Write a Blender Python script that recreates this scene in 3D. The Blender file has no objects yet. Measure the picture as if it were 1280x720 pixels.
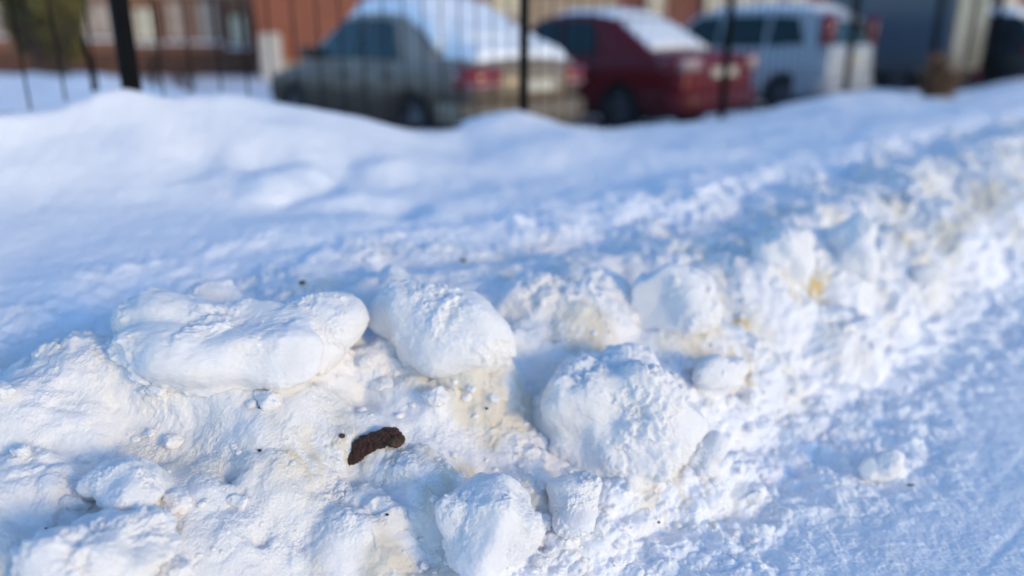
import bpy, bmesh, math, random
import numpy as np
from mathutils import Vector, Matrix, Euler

random.seed(7)
RNG = np.random.default_rng(11)
C = bpy.context.scene.collection
sc = bpy.context.scene
R = math.radians
QUALITY = 1.0

# ------------------------------------------------------------------ camera
CAM_H = 1.20
F_PX = 960.0
PITCH = R(18.2)
cp, sp = math.cos(PITCH), math.sin(PITCH)
cam_d = bpy.data.cameras.new('camera')
cam = bpy.data.objects.new('camera', cam_d)
C.objects.link(cam)
cam.location = (0, 0, CAM_H)
cam.rotation_euler = (R(90) - PITCH, 0, 0)
cam_d.sensor_width = 36
cam_d.lens = 36 * F_PX / 1280
cam_d.clip_start = 0.02
cam_d.clip_end = 600
cam_d.dof.use_dof = True
cam_d.dof.focus_distance = 1.72
cam_d.dof.aperture_fstop = 0.70
sc.camera = cam


def ray(px, py):
    u, v = px - 640.0, py - 360.0
    return np.array([u, F_PX * cp - v * sp, -(v * cp + F_PX * sp)])


# street direction: s runs along the road and the fence, n across it (towards the lawn)
SX, SY = 0.724, 0.690


def sn(x, y):
    return SX * x + SY * y, -SY * x + SX * y


def xy(s, n):
    return SX * s - SY * n, SY * s + SX * n


N_FENCE = 4.05


def px_on_n(px, py, n):
    d = ray(px, py)
    t = n / (-SY * d[0] + SX * d[1])
    p = d * t
    return p[0], p[1], CAM_H + p[2]


# ------------------------------------------------------------------ noise
def perlin(x, y, seed=0):
    r = np.random.default_rng(seed)
    perm = np.concatenate([r.permutation(256)] * 2)
    ang = r.random(256) * 2 * np.pi
    gx, gy = np.cos(ang), np.sin(ang)
    xi, yi = np.floor(x).astype(np.int64), np.floor(y).astype(np.int64)
    xf, yf = x - xi, y - yi
    xi &= 255
    yi &= 255
    u = xf * xf * xf * (xf * (xf * 6 - 15) + 10)
    v = yf * yf * yf * (yf * (yf * 6 - 15) + 10)

    def g(a, b, dx, dy):
        h = perm[perm[a & 255] + (b & 255)]
        return gx[h] * dx + gy[h] * dy
    n00 = g(xi, yi, xf, yf)
    n10 = g(xi + 1, yi, xf - 1, yf)
    n01 = g(xi, yi + 1, xf, yf - 1)
    n11 = g(xi + 1, yi + 1, xf - 1, yf - 1)
    a = n00 + u * (n10 - n00)
    b = n01 + u * (n11 - n01)
    return (a + v * (b - a)) * 1.5


def fbm(x, y, f, octv, seed, gain=0.5):
    t, a = 0, 1.0
    for k in range(octv):
        t = t + a * perlin(x * f, y * f, seed + k * 17)
        f *= 2.03
        a *= gain
    return t


def billow(x, y, f, octv, seed, gain=0.5):
    t, a = 0, 1.0
    for k in range(octv):
        t = t + a * (np.abs(perlin(x * f, y * f, seed + k * 17)) - 0.25)
        f *= 2.03
        a *= gain
    return t


def perlin3(P, f, seed=0):
    r = np.random.default_rng(seed)
    perm = np.concatenate([r.permutation(256)] * 2).astype(np.int32)
    g = r.normal(size=(256, 3))
    g = (g / np.linalg.norm(g, axis=1)[:, None]).astype(np.float32)
    Q = (np.asarray(P, np.float64) * f + 37.3)
    I = np.floor(Q)
    Fr = (Q - I).astype(np.float32)
    I = I.astype(np.int32) & 255
    U = Fr * Fr * Fr * (Fr * (Fr * 6 - 15) + 10)
    out = 0
    for a in (0, 1):
        for b in (0, 1):
            ab = perm[perm[(I[:, 0] + a) & 255] + ((I[:, 1] + b) & 255)]
            for c in (0, 1):
                h = perm[ab + ((I[:, 2] + c) & 255)]
                gg = g[h]
                dot = gg[:, 0] * (Fr[:, 0] - a) + gg[:, 1] * (Fr[:, 1] - b) + gg[:, 2] * (Fr[:, 2] - c)
                w_ = (U[:, 0] if a else 1 - U[:, 0]) * (U[:, 1] if b else 1 - U[:, 1]) * (U[:, 2] if c else 1 - U[:, 2])
                out = out + dot * w_
    return out * 1.5


def fbm3(P, f, octv, seed, gain=0.5):
    t, a = 0, 1.0
    for k in range(octv):
        t = t + a * perlin3(P, f, seed + 31 * k)
        f *= 2.05
        a *= gain
    return t


def pebbles(x, y, f, seed, keep=0.7):
    """rounded lumps of uneven size on a jittered grid: height 0..1"""
    r = np.random.default_rng(seed)
    jx, jy, rr = r.random((256, 256)), r.random((256, 256)), r.random((256, 256))
    X, Y = x * f, y * f
    xi, yi = np.floor(X).astype(np.int64), np.floor(Y).astype(np.int64)
    out = np.zeros_like(X)
    for dx in (-1, 0, 1):
        for dy in (-1, 0, 1):
            a, b = (xi + dx) & 255, (yi + dy) & 255
            cx, cy = xi + dx + jx[a, b], yi + dy + jy[a, b]
            rad = 0.25 + 0.6 * rr[a, b] ** 2
            d2 = ((X - cx) ** 2 + (Y - cy) ** 2) / rad ** 2
            hgt = np.sqrt(np.clip(1 - d2, 0, 1)) * rad * (rr[a, b] < keep)
            out = np.maximum(out, hgt)
    return out


def sstep(a, b, x):
    t = np.clip((x - a) / (b - a), 0, 1)
    return t * t * (3 - 2 * t)


def smax(a, b, k):
    h = np.clip(0.5 + 0.5 * (a - b) / k, 0, 1)
    return b + (a - b) * h + k * h * (1 - h)


# ------------------------------------------------------------------ snow terrain
FENCE_EDGE = [(-200, 160), (0, 142), (70, 134), (112, 126), (150, 104), (190, 122), (260, 118), (320, 122), (400, 137), (470, 149),
              (545, 168), (598, 158), (645, 136), (695, 152), (760, 164), (830, 158), (900, 152), (960, 141), (1020, 127),
              (1080, 113), (1130, 114), (1200, 117), (1240, 108), (1280, 100)]
_fs, _fz = [], []
for a, b in FENCE_EDGE:
    X, Y, Z = px_on_n(a, b, N_FENCE - 0.12)
    _fs.append(sn(X, Y)[0])
    _fz.append(Z)
_fs += [_fs[-1] + 6, _fs[-1] + 40]
_fz += [_fz[-1], 0.6]
_fs = [-30] + _fs
_fz = [0.7] + _fz
_gs = np.linspace(-30, 60, 1801)
_gz = np.interp(_gs, _fs, _fz)
_k = np.exp(-0.5 * (np.arange(-6, 7) / 1.5) ** 2)
_gz = np.convolve(np.pad(_gz, 6, mode='edge'), _k / _k.sum(), mode='valid')


def z_fence(s):
    return np.interp(s, _gs, _gz)


def crest(s):
    n = np.interp(s, [-5, 0.25, 0.84, 1.4, 2.3, 2.8, 4.5, 7.2, 12], [2.0, 2.02, 2.0, 1.84, 1.62, 1.5, 1.55, 1.66, 1.7])
    z = np.interp(s, [-5, 0.25, 0.84, 1.4, 2.0, 2.8, 4.5, 7.2, 12], [0.40, 0.41, 0.45, 0.47, 0.44, 0.43, 0.45, 0.48, 0.45])
    return n, z


def z_base(x, y):
    s, n = sn(x, y)
    nc, zc = crest(s)
    w = 0.16 * perlin(s * 1.3, n * 1.3, 3) + 0.06 * perlin(s * 3.1, n * 3.1, 4)
    n2 = n + w * sstep(0.9, 1.4, n) * (1 - sstep(2.6, 3.4, n))
    toe = 0.80
    # road side slope
    t = np.clip((n2 - toe) / (nc - toe), 0, 1)
    z = np.where(n2 < nc, zc * (0.30 * sstep(0, 0.55, t) + 0.70 * sstep(0.25, 1.0, t)), 0)
    # behind the crest: dip, step, lawn
    dip = nc + 0.36
    back = zc - (0.055 + 0.03 * perlin(s * 0.9, n * 0, 8)) * sstep(nc, dip, n2)
    lawn0 = zc + 0.02
    back = back + (lawn0 - (zc - 0.055)) * sstep(dip, dip + 0.30, n2)
    zf = z_fence(s)
    q = np.clip((n - (dip + 0.3)) / (N_FENCE - 0.12 - dip - 0.3), 0, 1)
    back = back + (zf + 0.018 * perlin(s * 3.1, n * 3.0, 18) - lawn0) * (0.25 * q + 0.75 * q ** 3)
    z = np.where(n2 >= nc, back, z)
    # beyond the fence
    lot = 0.52 * (1 - sstep(3.1, 4.4, s - 0.12 * (n - 5))) * (1 - sstep(16, 22, n)) + 0.0
    z = z + (lot - zf) * sstep(N_FENCE - 0.02, N_FENCE + 0.95, n) * (n >= nc)
    lotm = sstep(N_FENCE + 0.5, N_FENCE + 1.5, n) * (1 - sstep(3.0, 4.2, s - 0.12 * (n - 5))) * (1 - sstep(15, 20, n))
    z = z + lotm * (0.16 * perlin(s * 0.55, n * 0.55, 21) + 0.06 * perlin(s * 1.6, n * 1.6, 22))
    lawnm = sstep(dip + 0.2, dip + 0.8, n) * (1 - sstep(N_FENCE - 0.4, N_FENCE, n))
    z = z + lawnm * (0.035 * perlin(s * 0.8, n * 1.1, 31) + 0.024 * perlin(s * 2.0, n * 2.6, 32))
    return z


def hit_base(px, py, fn=z_base):
    d = ray(px, py)
    d = d / np.linalg.norm(d)
    t = np.arange(0.6, 14, 0.004)
    P = d[None, :] * t[:, None]
    zz = fn(P[:, 0], P[:, 1])
    k = np.argmax(CAM_H + P[:, 2] < zz)
    p = P[k]
    return np.array([p[0], p[1], CAM_H + p[2]]), t[k] * float(np.dot(d, [0, cp, -sp]))


# fused lumps of the bank: pixel centre, half width px, depth radius m, rise m, tilt (deg)
LUMPS = [
    (300, 445, 175, 0.17, 0.16, 8), (402, 414, 66, 0.12, 0.14, 0), (268, 394, 72, 0.10, 0.14, 0), (180, 455, 80, 0.14, 0.12, 10), (215, 480, 90, 0.12, 0.10, 0), (120, 470, 70, 0.13, 0.13, 0),
    (545, 402, 84, 0.17, 0.15, 0), (595, 432, 62, 0.13, 0.09, 0), (470, 374, 66, 0.10, 0.11, 0), (655, 374, 66, 0.14, 0.10, 0),
    (735, 354, 70, 0.14, 0.10, 0), (690, 415, 70, 0.12, 0.05, 0), (500, 480, 75, 0.12, 0.06, 0),
    (60, 500, 90, 0.16, 0.08, 0), (30, 600, 80, 0.14, 0.06, 0), (200, 610, 75, 0.10, 0.05, 0),
    (330, 570, 90, 0.13, 0.04, 0), (260, 650, 90, 0.12, 0.04, 0), (430, 640, 80, 0.12, 0.05, 0), (535, 615, 60, 0.10, 0.07, 0),
    (850, 342, 66, 0.15, 0.09, 0), (930, 327, 66, 0.16, 0.07, 0), (1000, 302, 62, 0.18, 0.06, 0), (1085, 300, 60, 0.18, 0.06, 0),
    (1060, 352, 54, 0.15, 0.035, 0), (1150, 262, 60, 0.24, 0.07, 0), (1020, 388, 50, 0.14, 0.03, 0), (900, 432, 60, 0.12, 0.05, 0),
    (735, 590, 75, 0.13, 0.05, 0), (870, 560, 60, 0.10, 0.05, 0), (640, 600, 60, 0.10, 0.04, 0), (1220, 227, 60, 0.3, 0.07, 0),
    (607, 712, 100, 0.14, 0.10, 0), (775, 560, 150, 0.18, 0.11, 0), (860, 420, 85, 0.15, 0.09, 0), (118, 715, 120, 0.15, 0.08, 0), (165, 622, 80, 0.10, 0.05, 0),
    (722, 665, 70, 0.10, 0.08, 0), (895, 490, 60, 0.10, 0.06, 0),
    (790, 460, 90, 0.15, 0.06, 0), (95, 352, 90, 0.16, 0.035, 4), (45, 385, 60, 0.13, 0.04, 0), (230, 338, 80, 0.16, 0.035, 5), (150, 398, 60, 0.11, 0.05, 0),
    (30, 440, 50, 0.11, 0.06, 0), (330, 322, 70, 0.18, 0.03, 0), (430, 322, 60, 0.15, 0.035, 0), (110, 435, 45, 0.10, 0.06, 0), (370, 352, 40, 0.10, 0.04, 0),
    (540, 312, 60, 0.18, 0.03, 0), (620, 318, 50, 0.14, 0.04, 0), (800, 300, 50, 0.16, 0.05, 0), (890, 285, 50, 0.16, 0.05, 0), (965, 262, 45, 0.16, 0.05, 0),
    (505, 590, 44, 0.06, 0.06, 0), (560, 455, 110, 0.15, 0.11, 0), (655, 425, 90, 0.14, 0.09, 0), (290, 495, 170, 0.14, 0.08, 0), (685, 475, 70, 0.12, 0.08, 0), (790, 415, 80, 0.13, 0.07, 0), (470, 440, 60, 0.12, 0.07, 0), (700, 385, 90, 0.15, 0.10, 0), (345, 208, 42, 0.22, 0.035, 0), (410, 240, 46, 0.22, 0.03, 0), (470, 203, 36, 0.24, 0.03, 0), (535, 266, 36, 0.18, 0.03, 0),
    (620, 272, 50, 0.2, 0.035, 0), (760, 250, 70, 0.3, 0.045, 0), (860, 235, 50, 0.3, 0.05, 0), (690, 290, 50, 0.2, 0.05, 0), (655, 178, 50, 0.3, 0.03, 0), (700, 660, 75, 0.12, 0.07, 0), (1120, 215, 50, 0.3, 0.10, 0), (1010, 245, 60, 0.3, 0.06, 0),
]
LUMP_W = []
for (a, b, hw, dr, hz, tilt) in LUMPS:
    p, dep = hit_base(a, b)
    LUMP_W.append((p, hw * dep / F_PX, dr, hz, R(tilt)))

# hollows: pixel centre, half width px, depth radius m, sink m
HOLLOWS = [(330, 196, 40, 0.22, 0.06), (390, 232, 45, 0.2, 0.05), (500, 262, 35, 0.15, 0.05), (235, 200, 40, 0.25, 0.04), (610, 262, 50, 0.2, 0.04),
           (455, 405, 30, 0.10, 0.05), (680, 500, 40, 0.12, 0.06), (40, 400, 60, 0.15, 0.05), (760, 225, 60, 0.25, 0.04),
           (930, 590, 45, 0.07, 0.03), (815, 428, 34, 0.05, 0.06), (238, 494, 20, 0.035, 0.055), (385, 506, 13, 0.02, 0.03), (690, 442, 15, 0.025, 0.035), (285, 604, 20, 0.025, 0.04), (682, 690, 15, 0.025, 0.04), (815, 604, 46, 0.035, 0.04), (330, 690, 15, 0.025, 0.035), (20, 655, 24, 0.03, 0.04), (560, 470, 22, 0.04, 0.035), (455, 500, 16, 0.03, 0.02), (560, 232, 60, 0.3, 0.03), (440, 520, 40, 0.06, 0.03)]
HOLLOW_W = []
for (a, b, hw, dr, hz) in HOLLOWS:
    p, dep = hit_base(a, b)
    HOLLOW_W.append((p, hw * dep / F_PX, dr, hz))


def z_lumpy(x, y):
    z = z_base(x, y)
    wx = x + 0.030 * perlin(x * 4, y * 4, 91)
    wy = y + 0.030 * perlin(x * 4, y * 4, 92)
    for p, rx, ry, hz, ti in LUMP_W:
        dx, dy = wx - p[0], wy - p[1]
        c_, s_ = math.cos(ti), math.sin(ti)
        ex, ey = (dx * c_ + dy * s_) / rx, (-dx * s_ + dy * c_) / ry
        q = 1 - ex * ex - ey * ey
        m = q > -1.5
        top = p[2] - 0.35 * hz + hz * np.where(q > 0, 0.55 * q + 0.45 * (1 - (1 - np.clip(q, 0, 1)) ** 2), 1.45 * q)
        z = np.where(m, smax(top, z, 0.03), z)
    for p, rx, ry, hz in HOLLOW_W:
        q = ((wx - p[0]) / rx) ** 2 + ((wy - p[1]) / ry) ** 2
        z = z - hz * np.exp(-q * 1.6)
    return z


def polar_axes():
    na = int(1250 * QUALITY)
    az = np.concatenate([np.linspace(-180, -50, 60)[:-1], np.linspace(-50, -42, 40)[:-1], np.linspace(-42, 42, na),
                         np.linspace(42, 50, 40)[1:], np.linspace(50, 180, 60)[1:]])
    r = np.concatenate([np.linspace(0.02, 0.75, 20)[:-1],
                        np.exp(np.linspace(math.log(0.75), math.log(1.0), int(50 * QUALITY)))[:-1],
                        np.exp(np.linspace(math.log(1.0), math.log(2.4), int(1000 * QUALITY)))[:-1],
                        np.exp(np.linspace(math.log(2.4), math.log(4.2), int(300 * QUALITY)))[:-1],
                        np.exp(np.linspace(math.log(4.2), math.log(14), int(200 * QUALITY)))[:-1],
                        np.exp(np.linspace(math.log(14), math.log(400), 70))])
    return np.radians(az), r


AZ, RR = polar_axes()
A2, R2 = np.meshgrid(AZ, RR)
X = R2 * np.sin(A2)
Y = R2 * np.cos(A2)
Z = z_lumpy(X, Y)


def grid_normals(X, Y, Z):
    def d(a, ax):
        return np.gradient(a, axis=ax)
    ux, uy, uz = d(X, 0), d(Y, 0), d(Z, 0)
    vx, vy, vz = d(X, 1), d(Y, 1), d(Z, 1)
    nx, ny, nz = uy * vz - uz * vy, uz * vx - ux * vz, ux * vy - uy * vx
    l = np.sqrt(nx * nx + ny * ny + nz * nz) + 1e-12
    return -nx / l, -ny / l, -nz / l


S2, N2 = sn(X, Y)
NC, _ = crest(S2)
near = (1 - sstep(10, 22, R2))
m_bank = sstep(1.0, 1.35, N2) * (1 - 0.80 * sstep(NC + 0.35, NC + 0.95, N2)) * (1 - 0.6 * sstep(2.7, 3.3, N2)) * (1 - sstep(N_FENCE, N_FENCE + 0.3, N2)) * near
m_rough = sstep(0.42, 0.74, N2 + 0.12 * perlin(X * 2, Y * 2, 40)) * (1 - sstep(1.0, 1.28, N2)) * near
m_lawn = sstep(NC + 0.3, NC + 0.8, N2) * near
# along-normal displacement
NX, NY, NZ = grid_normals(X, Y, Z)
wx = X + 0.03 * perlin(X * 7, Y * 7, 51)
wy = Y + 0.03 * perlin(X * 7, Y * 7, 52)
crust = sstep(-0.15, 0.35, fbm(X, Y, 3.0, 2, 60))          
crust = np.maximum(crust, 0.95 * sstep(1.9, 2.7, S2) * (1 - sstep(6, 9, S2)))
SEL = (m_bank + m_rough > 0.01) & (np.abs(A2) < R(50)) & (R2 < 9)


def pts():
    return np.stack([X[SEL], Y[SEL], Z[SEL]], 1)


def spread_out(v):
    o_ = np.zeros_like(X)
    o_[SEL] = v
    return o_


PP = pts()
PP = PP + 0.03 * np.stack([perlin3(PP, 6, 701), perlin3(PP, 6, 702), perlin3(PP, 6, 703)], 1)
D = m_bank * spread_out(0.034 * perlin3(PP, 4.2, 61) + (0.030 * (np.abs(perlin3(PP, 7.5, 62)) - 0.22)) * (0.35 + 0.65 * crust[SEL]))
X += NX * D; Y += NY * D; Z += NZ * D


def relax(a):
    b = a.copy()
    b[1:-1, 1:-1] = 0.5 * a[1:-1, 1:-1] + 0.125 * (a[2:, 1:-1] + a[:-2, 1:-1] + a[1:-1, 2:] + a[1:-1, :-2])
    return np.where(SEL, b, a)


for _ in range(24):
    X, Y, Z = relax(X), relax(Y), relax(Z)
NX, NY, NZ = grid_normals(X, Y, Z)
PP = pts()
cs = np.maximum(crust[SEL], .35)
rag_ = 0.22 * perlin3(PP, 23, 164) + 0.14 * perlin3(PP, 60, 165)
grit_ = sstep(-0.1, 0.45, perlin3(PP, 11, 66)) * (0.3 + 0.7 * cs)
far_ = sstep(1.9, 2.7, S2[SEL])
pu = S2 + 0.02 * perlin(X * 9, Y * 9, 53)
pv = N2 + 1.3 * Z + 0.02 * perlin(X * 9, Y * 9, 54)          # unrolled along the slope
D = m_bank * spread_out(0.011 * perlin3(PP, 12.5, 166) + 0.005 * (0.4 + cs) * perlin3(PP, 25, 167) + far_ * 0.028 * perlin3(PP, 9, 69) + (0.003 + 0.010 * cs + 0.012 * far_) * (np.abs(perlin3(PP, 17, 63)) - 0.2) + (0.0012 + 0.0040 * cs) * perlin3(PP, 36, 64)
                        + (0.0007 + 0.0022 * grit_) * perlin3(PP, 82, 67) + (0.0010 + 0.0022 * grit_) * perlin3(PP, 170, 65) + (0.0013 + 0.0014 * grit_) * perlin3(PP, 330, 68)
                        + 0.009 * cs * sstep(0.0, 0.16, perlin3(PP, 5.2, 161) + rag_) + 0.006 * cs * sstep(0.05, 0.22, perlin3(PP, 10.5, 162) + rag_) + 0.003 * cs * sstep(0.0, 0.3, perlin3(PP, 24, 163)))
D += m_rough * (0.022 * pebbles(pu, pv, 11, 71, 0.75) + 0.017 * pebbles(pu, pv, 22, 72, 0.75) + 0.009 * pebbles(pu, pv, 50, 73, 0.7)
                + 0.022 * fbm(pu, pv, 9, 2, 74) + 0.0022 * fbm(X, Y, 70, 2, 75)) + spread_out(m_rough[SEL] * 0.0012 * perlin3(PP, 190, 76))
m_road = (1 - sstep(0.6, 0.95, N2)) * near
D += m_road * (0.006 * fbm(X, Y, 5, 2, 81) + 0.0017 * fbm(X, Y, 28, 2, 82) + 0.0065 * pebbles(wx, wy, 30, 83, 0.28) + 0.006 * pebbles(wx, wy, 11, 85, 0.2) + 0.0009 * perlin(X * 260, Y * 260, 89) + 0.0010 * fbm(X, Y, 95, 3, 84))
for k_ in range(26):
    s_, n_ = RNG.uniform(.2, 4.5), RNG.uniform(-.5, .6)
    cx_, cy_ = xy(s_, n_)
    a_ = math.atan2(SY, SX) + RNG.normal() * .3
    ex_ = ((X - cx_) * math.cos(a_) + (Y - cy_) * math.sin(a_)) / 0.15
    ey_ = (-(X - cx_) * math.sin(a_) + (Y - cy_) * math.cos(a_)) / (0.055 * (1 + .25 * np.sin(ex_ * 2.5)))
    q_ = np.sqrt(ex_ ** 2 + ey_ ** 2)
    D -= m_road * (0.0055 * (1 - sstep(.75, 1.05, q_)) - 0.0035 * np.exp(-((q_ - 1.15) / .14) ** 2)) * (q_ < 2)
for nt_ in (0.33, 0.44, 0.02):
    D -= m_road * 0.004 * np.exp(-((N2 - nt_ - .03 * np.sin(S2 * 1.7)) / .012) ** 2) * sstep(-.2, .4, perlin(S2 * 1.1, S2 * 0 + nt_ * 9, 130))
D += m_lawn * (0.006 * fbm(X, Y, 4, 2, 86) + 0.002 * fbm(X, Y, 18, 2, 87) + 0.001 * fbm(X, Y, 120, 2, 88))
X += NX * D; Y += NY * D; Z += NZ * D
NX, NY, NZ = grid_normals(X, Y, Z)

# stain attributes: dirt (tan road grime, plus painted sun warmth on the bank) and urine-yellow spots, fixed to places in the snow
dirt = (sstep(0.9, 1.15, N2) * (1 - sstep(1.25, 1.75, N2))) * sstep(-0.25, 0.7, fbm(X, Y, 4.5, 4, 101, 0.6)) * 0.55
dirt += 0.24 * sstep(0.95, 1.3, N2) * (1 - sstep(NC + 0.2, NC + 0.6, N2))  # even cream wash: warm sunlight put into the bank colour with its grime
dirt += 0.24 * sstep(0.05, 0.9, fbm(X, Y, 3.0, 3, 103, 0.6)) * sstep(1.2, 1.6, N2) * (1 - sstep(NC + 0.4, NC + 0.9, N2))
dirt += (0.05 + 0.10 * sstep(0.0, 0.7, fbm(X, Y, 6, 3, 104))) * m_road
yel = np.zeros_like(X)
STAINS = [(1020, 360, 22, 0.9), (1028, 345, 12, 0.8), (932, 400, 12, 1.0), (928, 456, 22, 1.0), (935, 470, 12, 1.1), (1140, 300, 26, 0.6),
          (1002, 372, 14, 0.7), (385, 568, 24, 0.30), (468, 572, 34, 0.30), (425, 542, 10, 0.4), (905, 470, 20, 0.5)]

GRIME = [(870, 596, 46, .45), (815, 628, 40, .35), (700, 700, 40, .35), (1000, 520, 50, .3), (1090, 430, 50, .3), (1180, 340, 60, .3), (940, 640, 40, .25), (385, 560, 40, .3)]


def hit_grid(px, py):
    """where the pixel's ray meets the finished snow: nearest vertex along the ray in view"""
    d = ray(px, py)
    d = d / np.linalg.norm(d)
    px_, py_, pz_ = X, Y, Z - CAM_H
    t = px_ * d[0] + py_ * d[1] + pz_ * d[2]
    q2 = px_ ** 2 + py_ ** 2 + pz_ ** 2 - t * t
    ok = (t > 0.5) & (q2 < (0.006 * t) ** 2)
    tt = np.where(ok, t, 1e9)
    k = np.unravel_index(np.argmin(tt), tt.shape)
    if tt[k] > 1e8:
        p, dep = hit_base(px, py)
        return p, np.array([0, 0, 1.0]), dep
    p = np.array([X[k], Y[k], Z[k]])
    return p, np.array([NX[k], NY[k], NZ[k]]), float(t[k] * np.dot(d, [0, cp, -sp]))


HITS = {}
for (a, b, rad, amt) in STAINS:
    p, nn, dep = hit_grid(a, b)
    rr = rad * dep / F_PX
    q = ((X - p[0]) ** 2 + (Y - p[1]) ** 2 + (Z - p[2]) ** 2) / rr ** 2
    sel = q < 9
    yel[sel] += amt * np.exp(-q[sel] * 0.9) * sstep(-0.35, 0.5, fbm(X[sel], Y[sel], 30, 3, 110))

for (a, b, rad, amt) in GRIME:
    p, nn, dep = hit_grid(a, b)
    rr = rad * dep / F_PX
    q = ((X - p[0]) ** 2 + (Y - p[1]) ** 2 + (Z - p[2]) ** 2) / rr ** 2
    sel = q < 6
    dirt[sel] += amt * np.exp(-q[sel] * 0.8) * sstep(-0.3, 0.4, fbm(X[sel], Y[sel], 22, 4, 111, .6))

# ------------------------------------------------------------------ materials
def new_mat(name):
    m = bpy.data.materials.new(name)
    m.use_nodes = True
    nt = m.node_tree
    b = nt.nodes['Principled BSDF']
    return m, nt, b


def N(nt, kind, **kw):
    n = nt.nodes.new(kind)
    for k, v in kw.items():
        if hasattr(n, k):
            setattr(n, k, v)
        else:
            n.inputs[k].default_value = v
    return n


def simple(name, col, rough=0.5, metal=0.0, noise=0.0, scale=8.0, coat=0.0, col2=None, bump=0.0, bscale=30.0):
    m, nt, b = new_mat(name)
    b.inputs['Roughness'].default_value = rough
    b.inputs['Metallic'].default_value = metal
    b.inputs['Coat Weight'].default_value = coat
    if noise or col2:
        tc = N(nt, 'ShaderNodeTexCoord')
        nz = N(nt, 'ShaderNodeTexNoise', Scale=scale, Detail=5.0)
        nt.links.new(tc.outputs['Object'], nz.inputs['Vector'])
        rp = N(nt, 'ShaderNodeValToRGB')
        rp.color_ramp.elements[0].position = 0.35
        rp.color_ramp.elements[1].position = 0.68
        rp.color_ramp.elements[0].color = (*col, 1)
        c2 = col2 or tuple(c * (1 - noise) for c in col)
        rp.color_ramp.elements[1].color = (*c2, 1)
        nt.links.new(nz.outputs['Fac'], rp.inputs['Fac'])
        nt.links.new(rp.outputs['Color'], b.inputs['Base Color'])
    else:
        b.inputs['Base Color'].default_value = (*col, 1)
    if bump:
        tc2 = N(nt, 'ShaderNodeTexCoord')
        nb = N(nt, 'ShaderNodeTexNoise', Scale=bscale, Detail=6.0)
        nt.links.new(tc2.outputs['Object'], nb.inputs['Vector'])
        bp = N(nt, 'ShaderNodeBump', Strength=bump, Distance=0.01)
        nt.links.new(nb.outputs['Fac'], bp.inputs['Height'])
        nt.links.new(bp.outputs['Normal'], b.inputs['Normal'])
    return m


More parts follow.
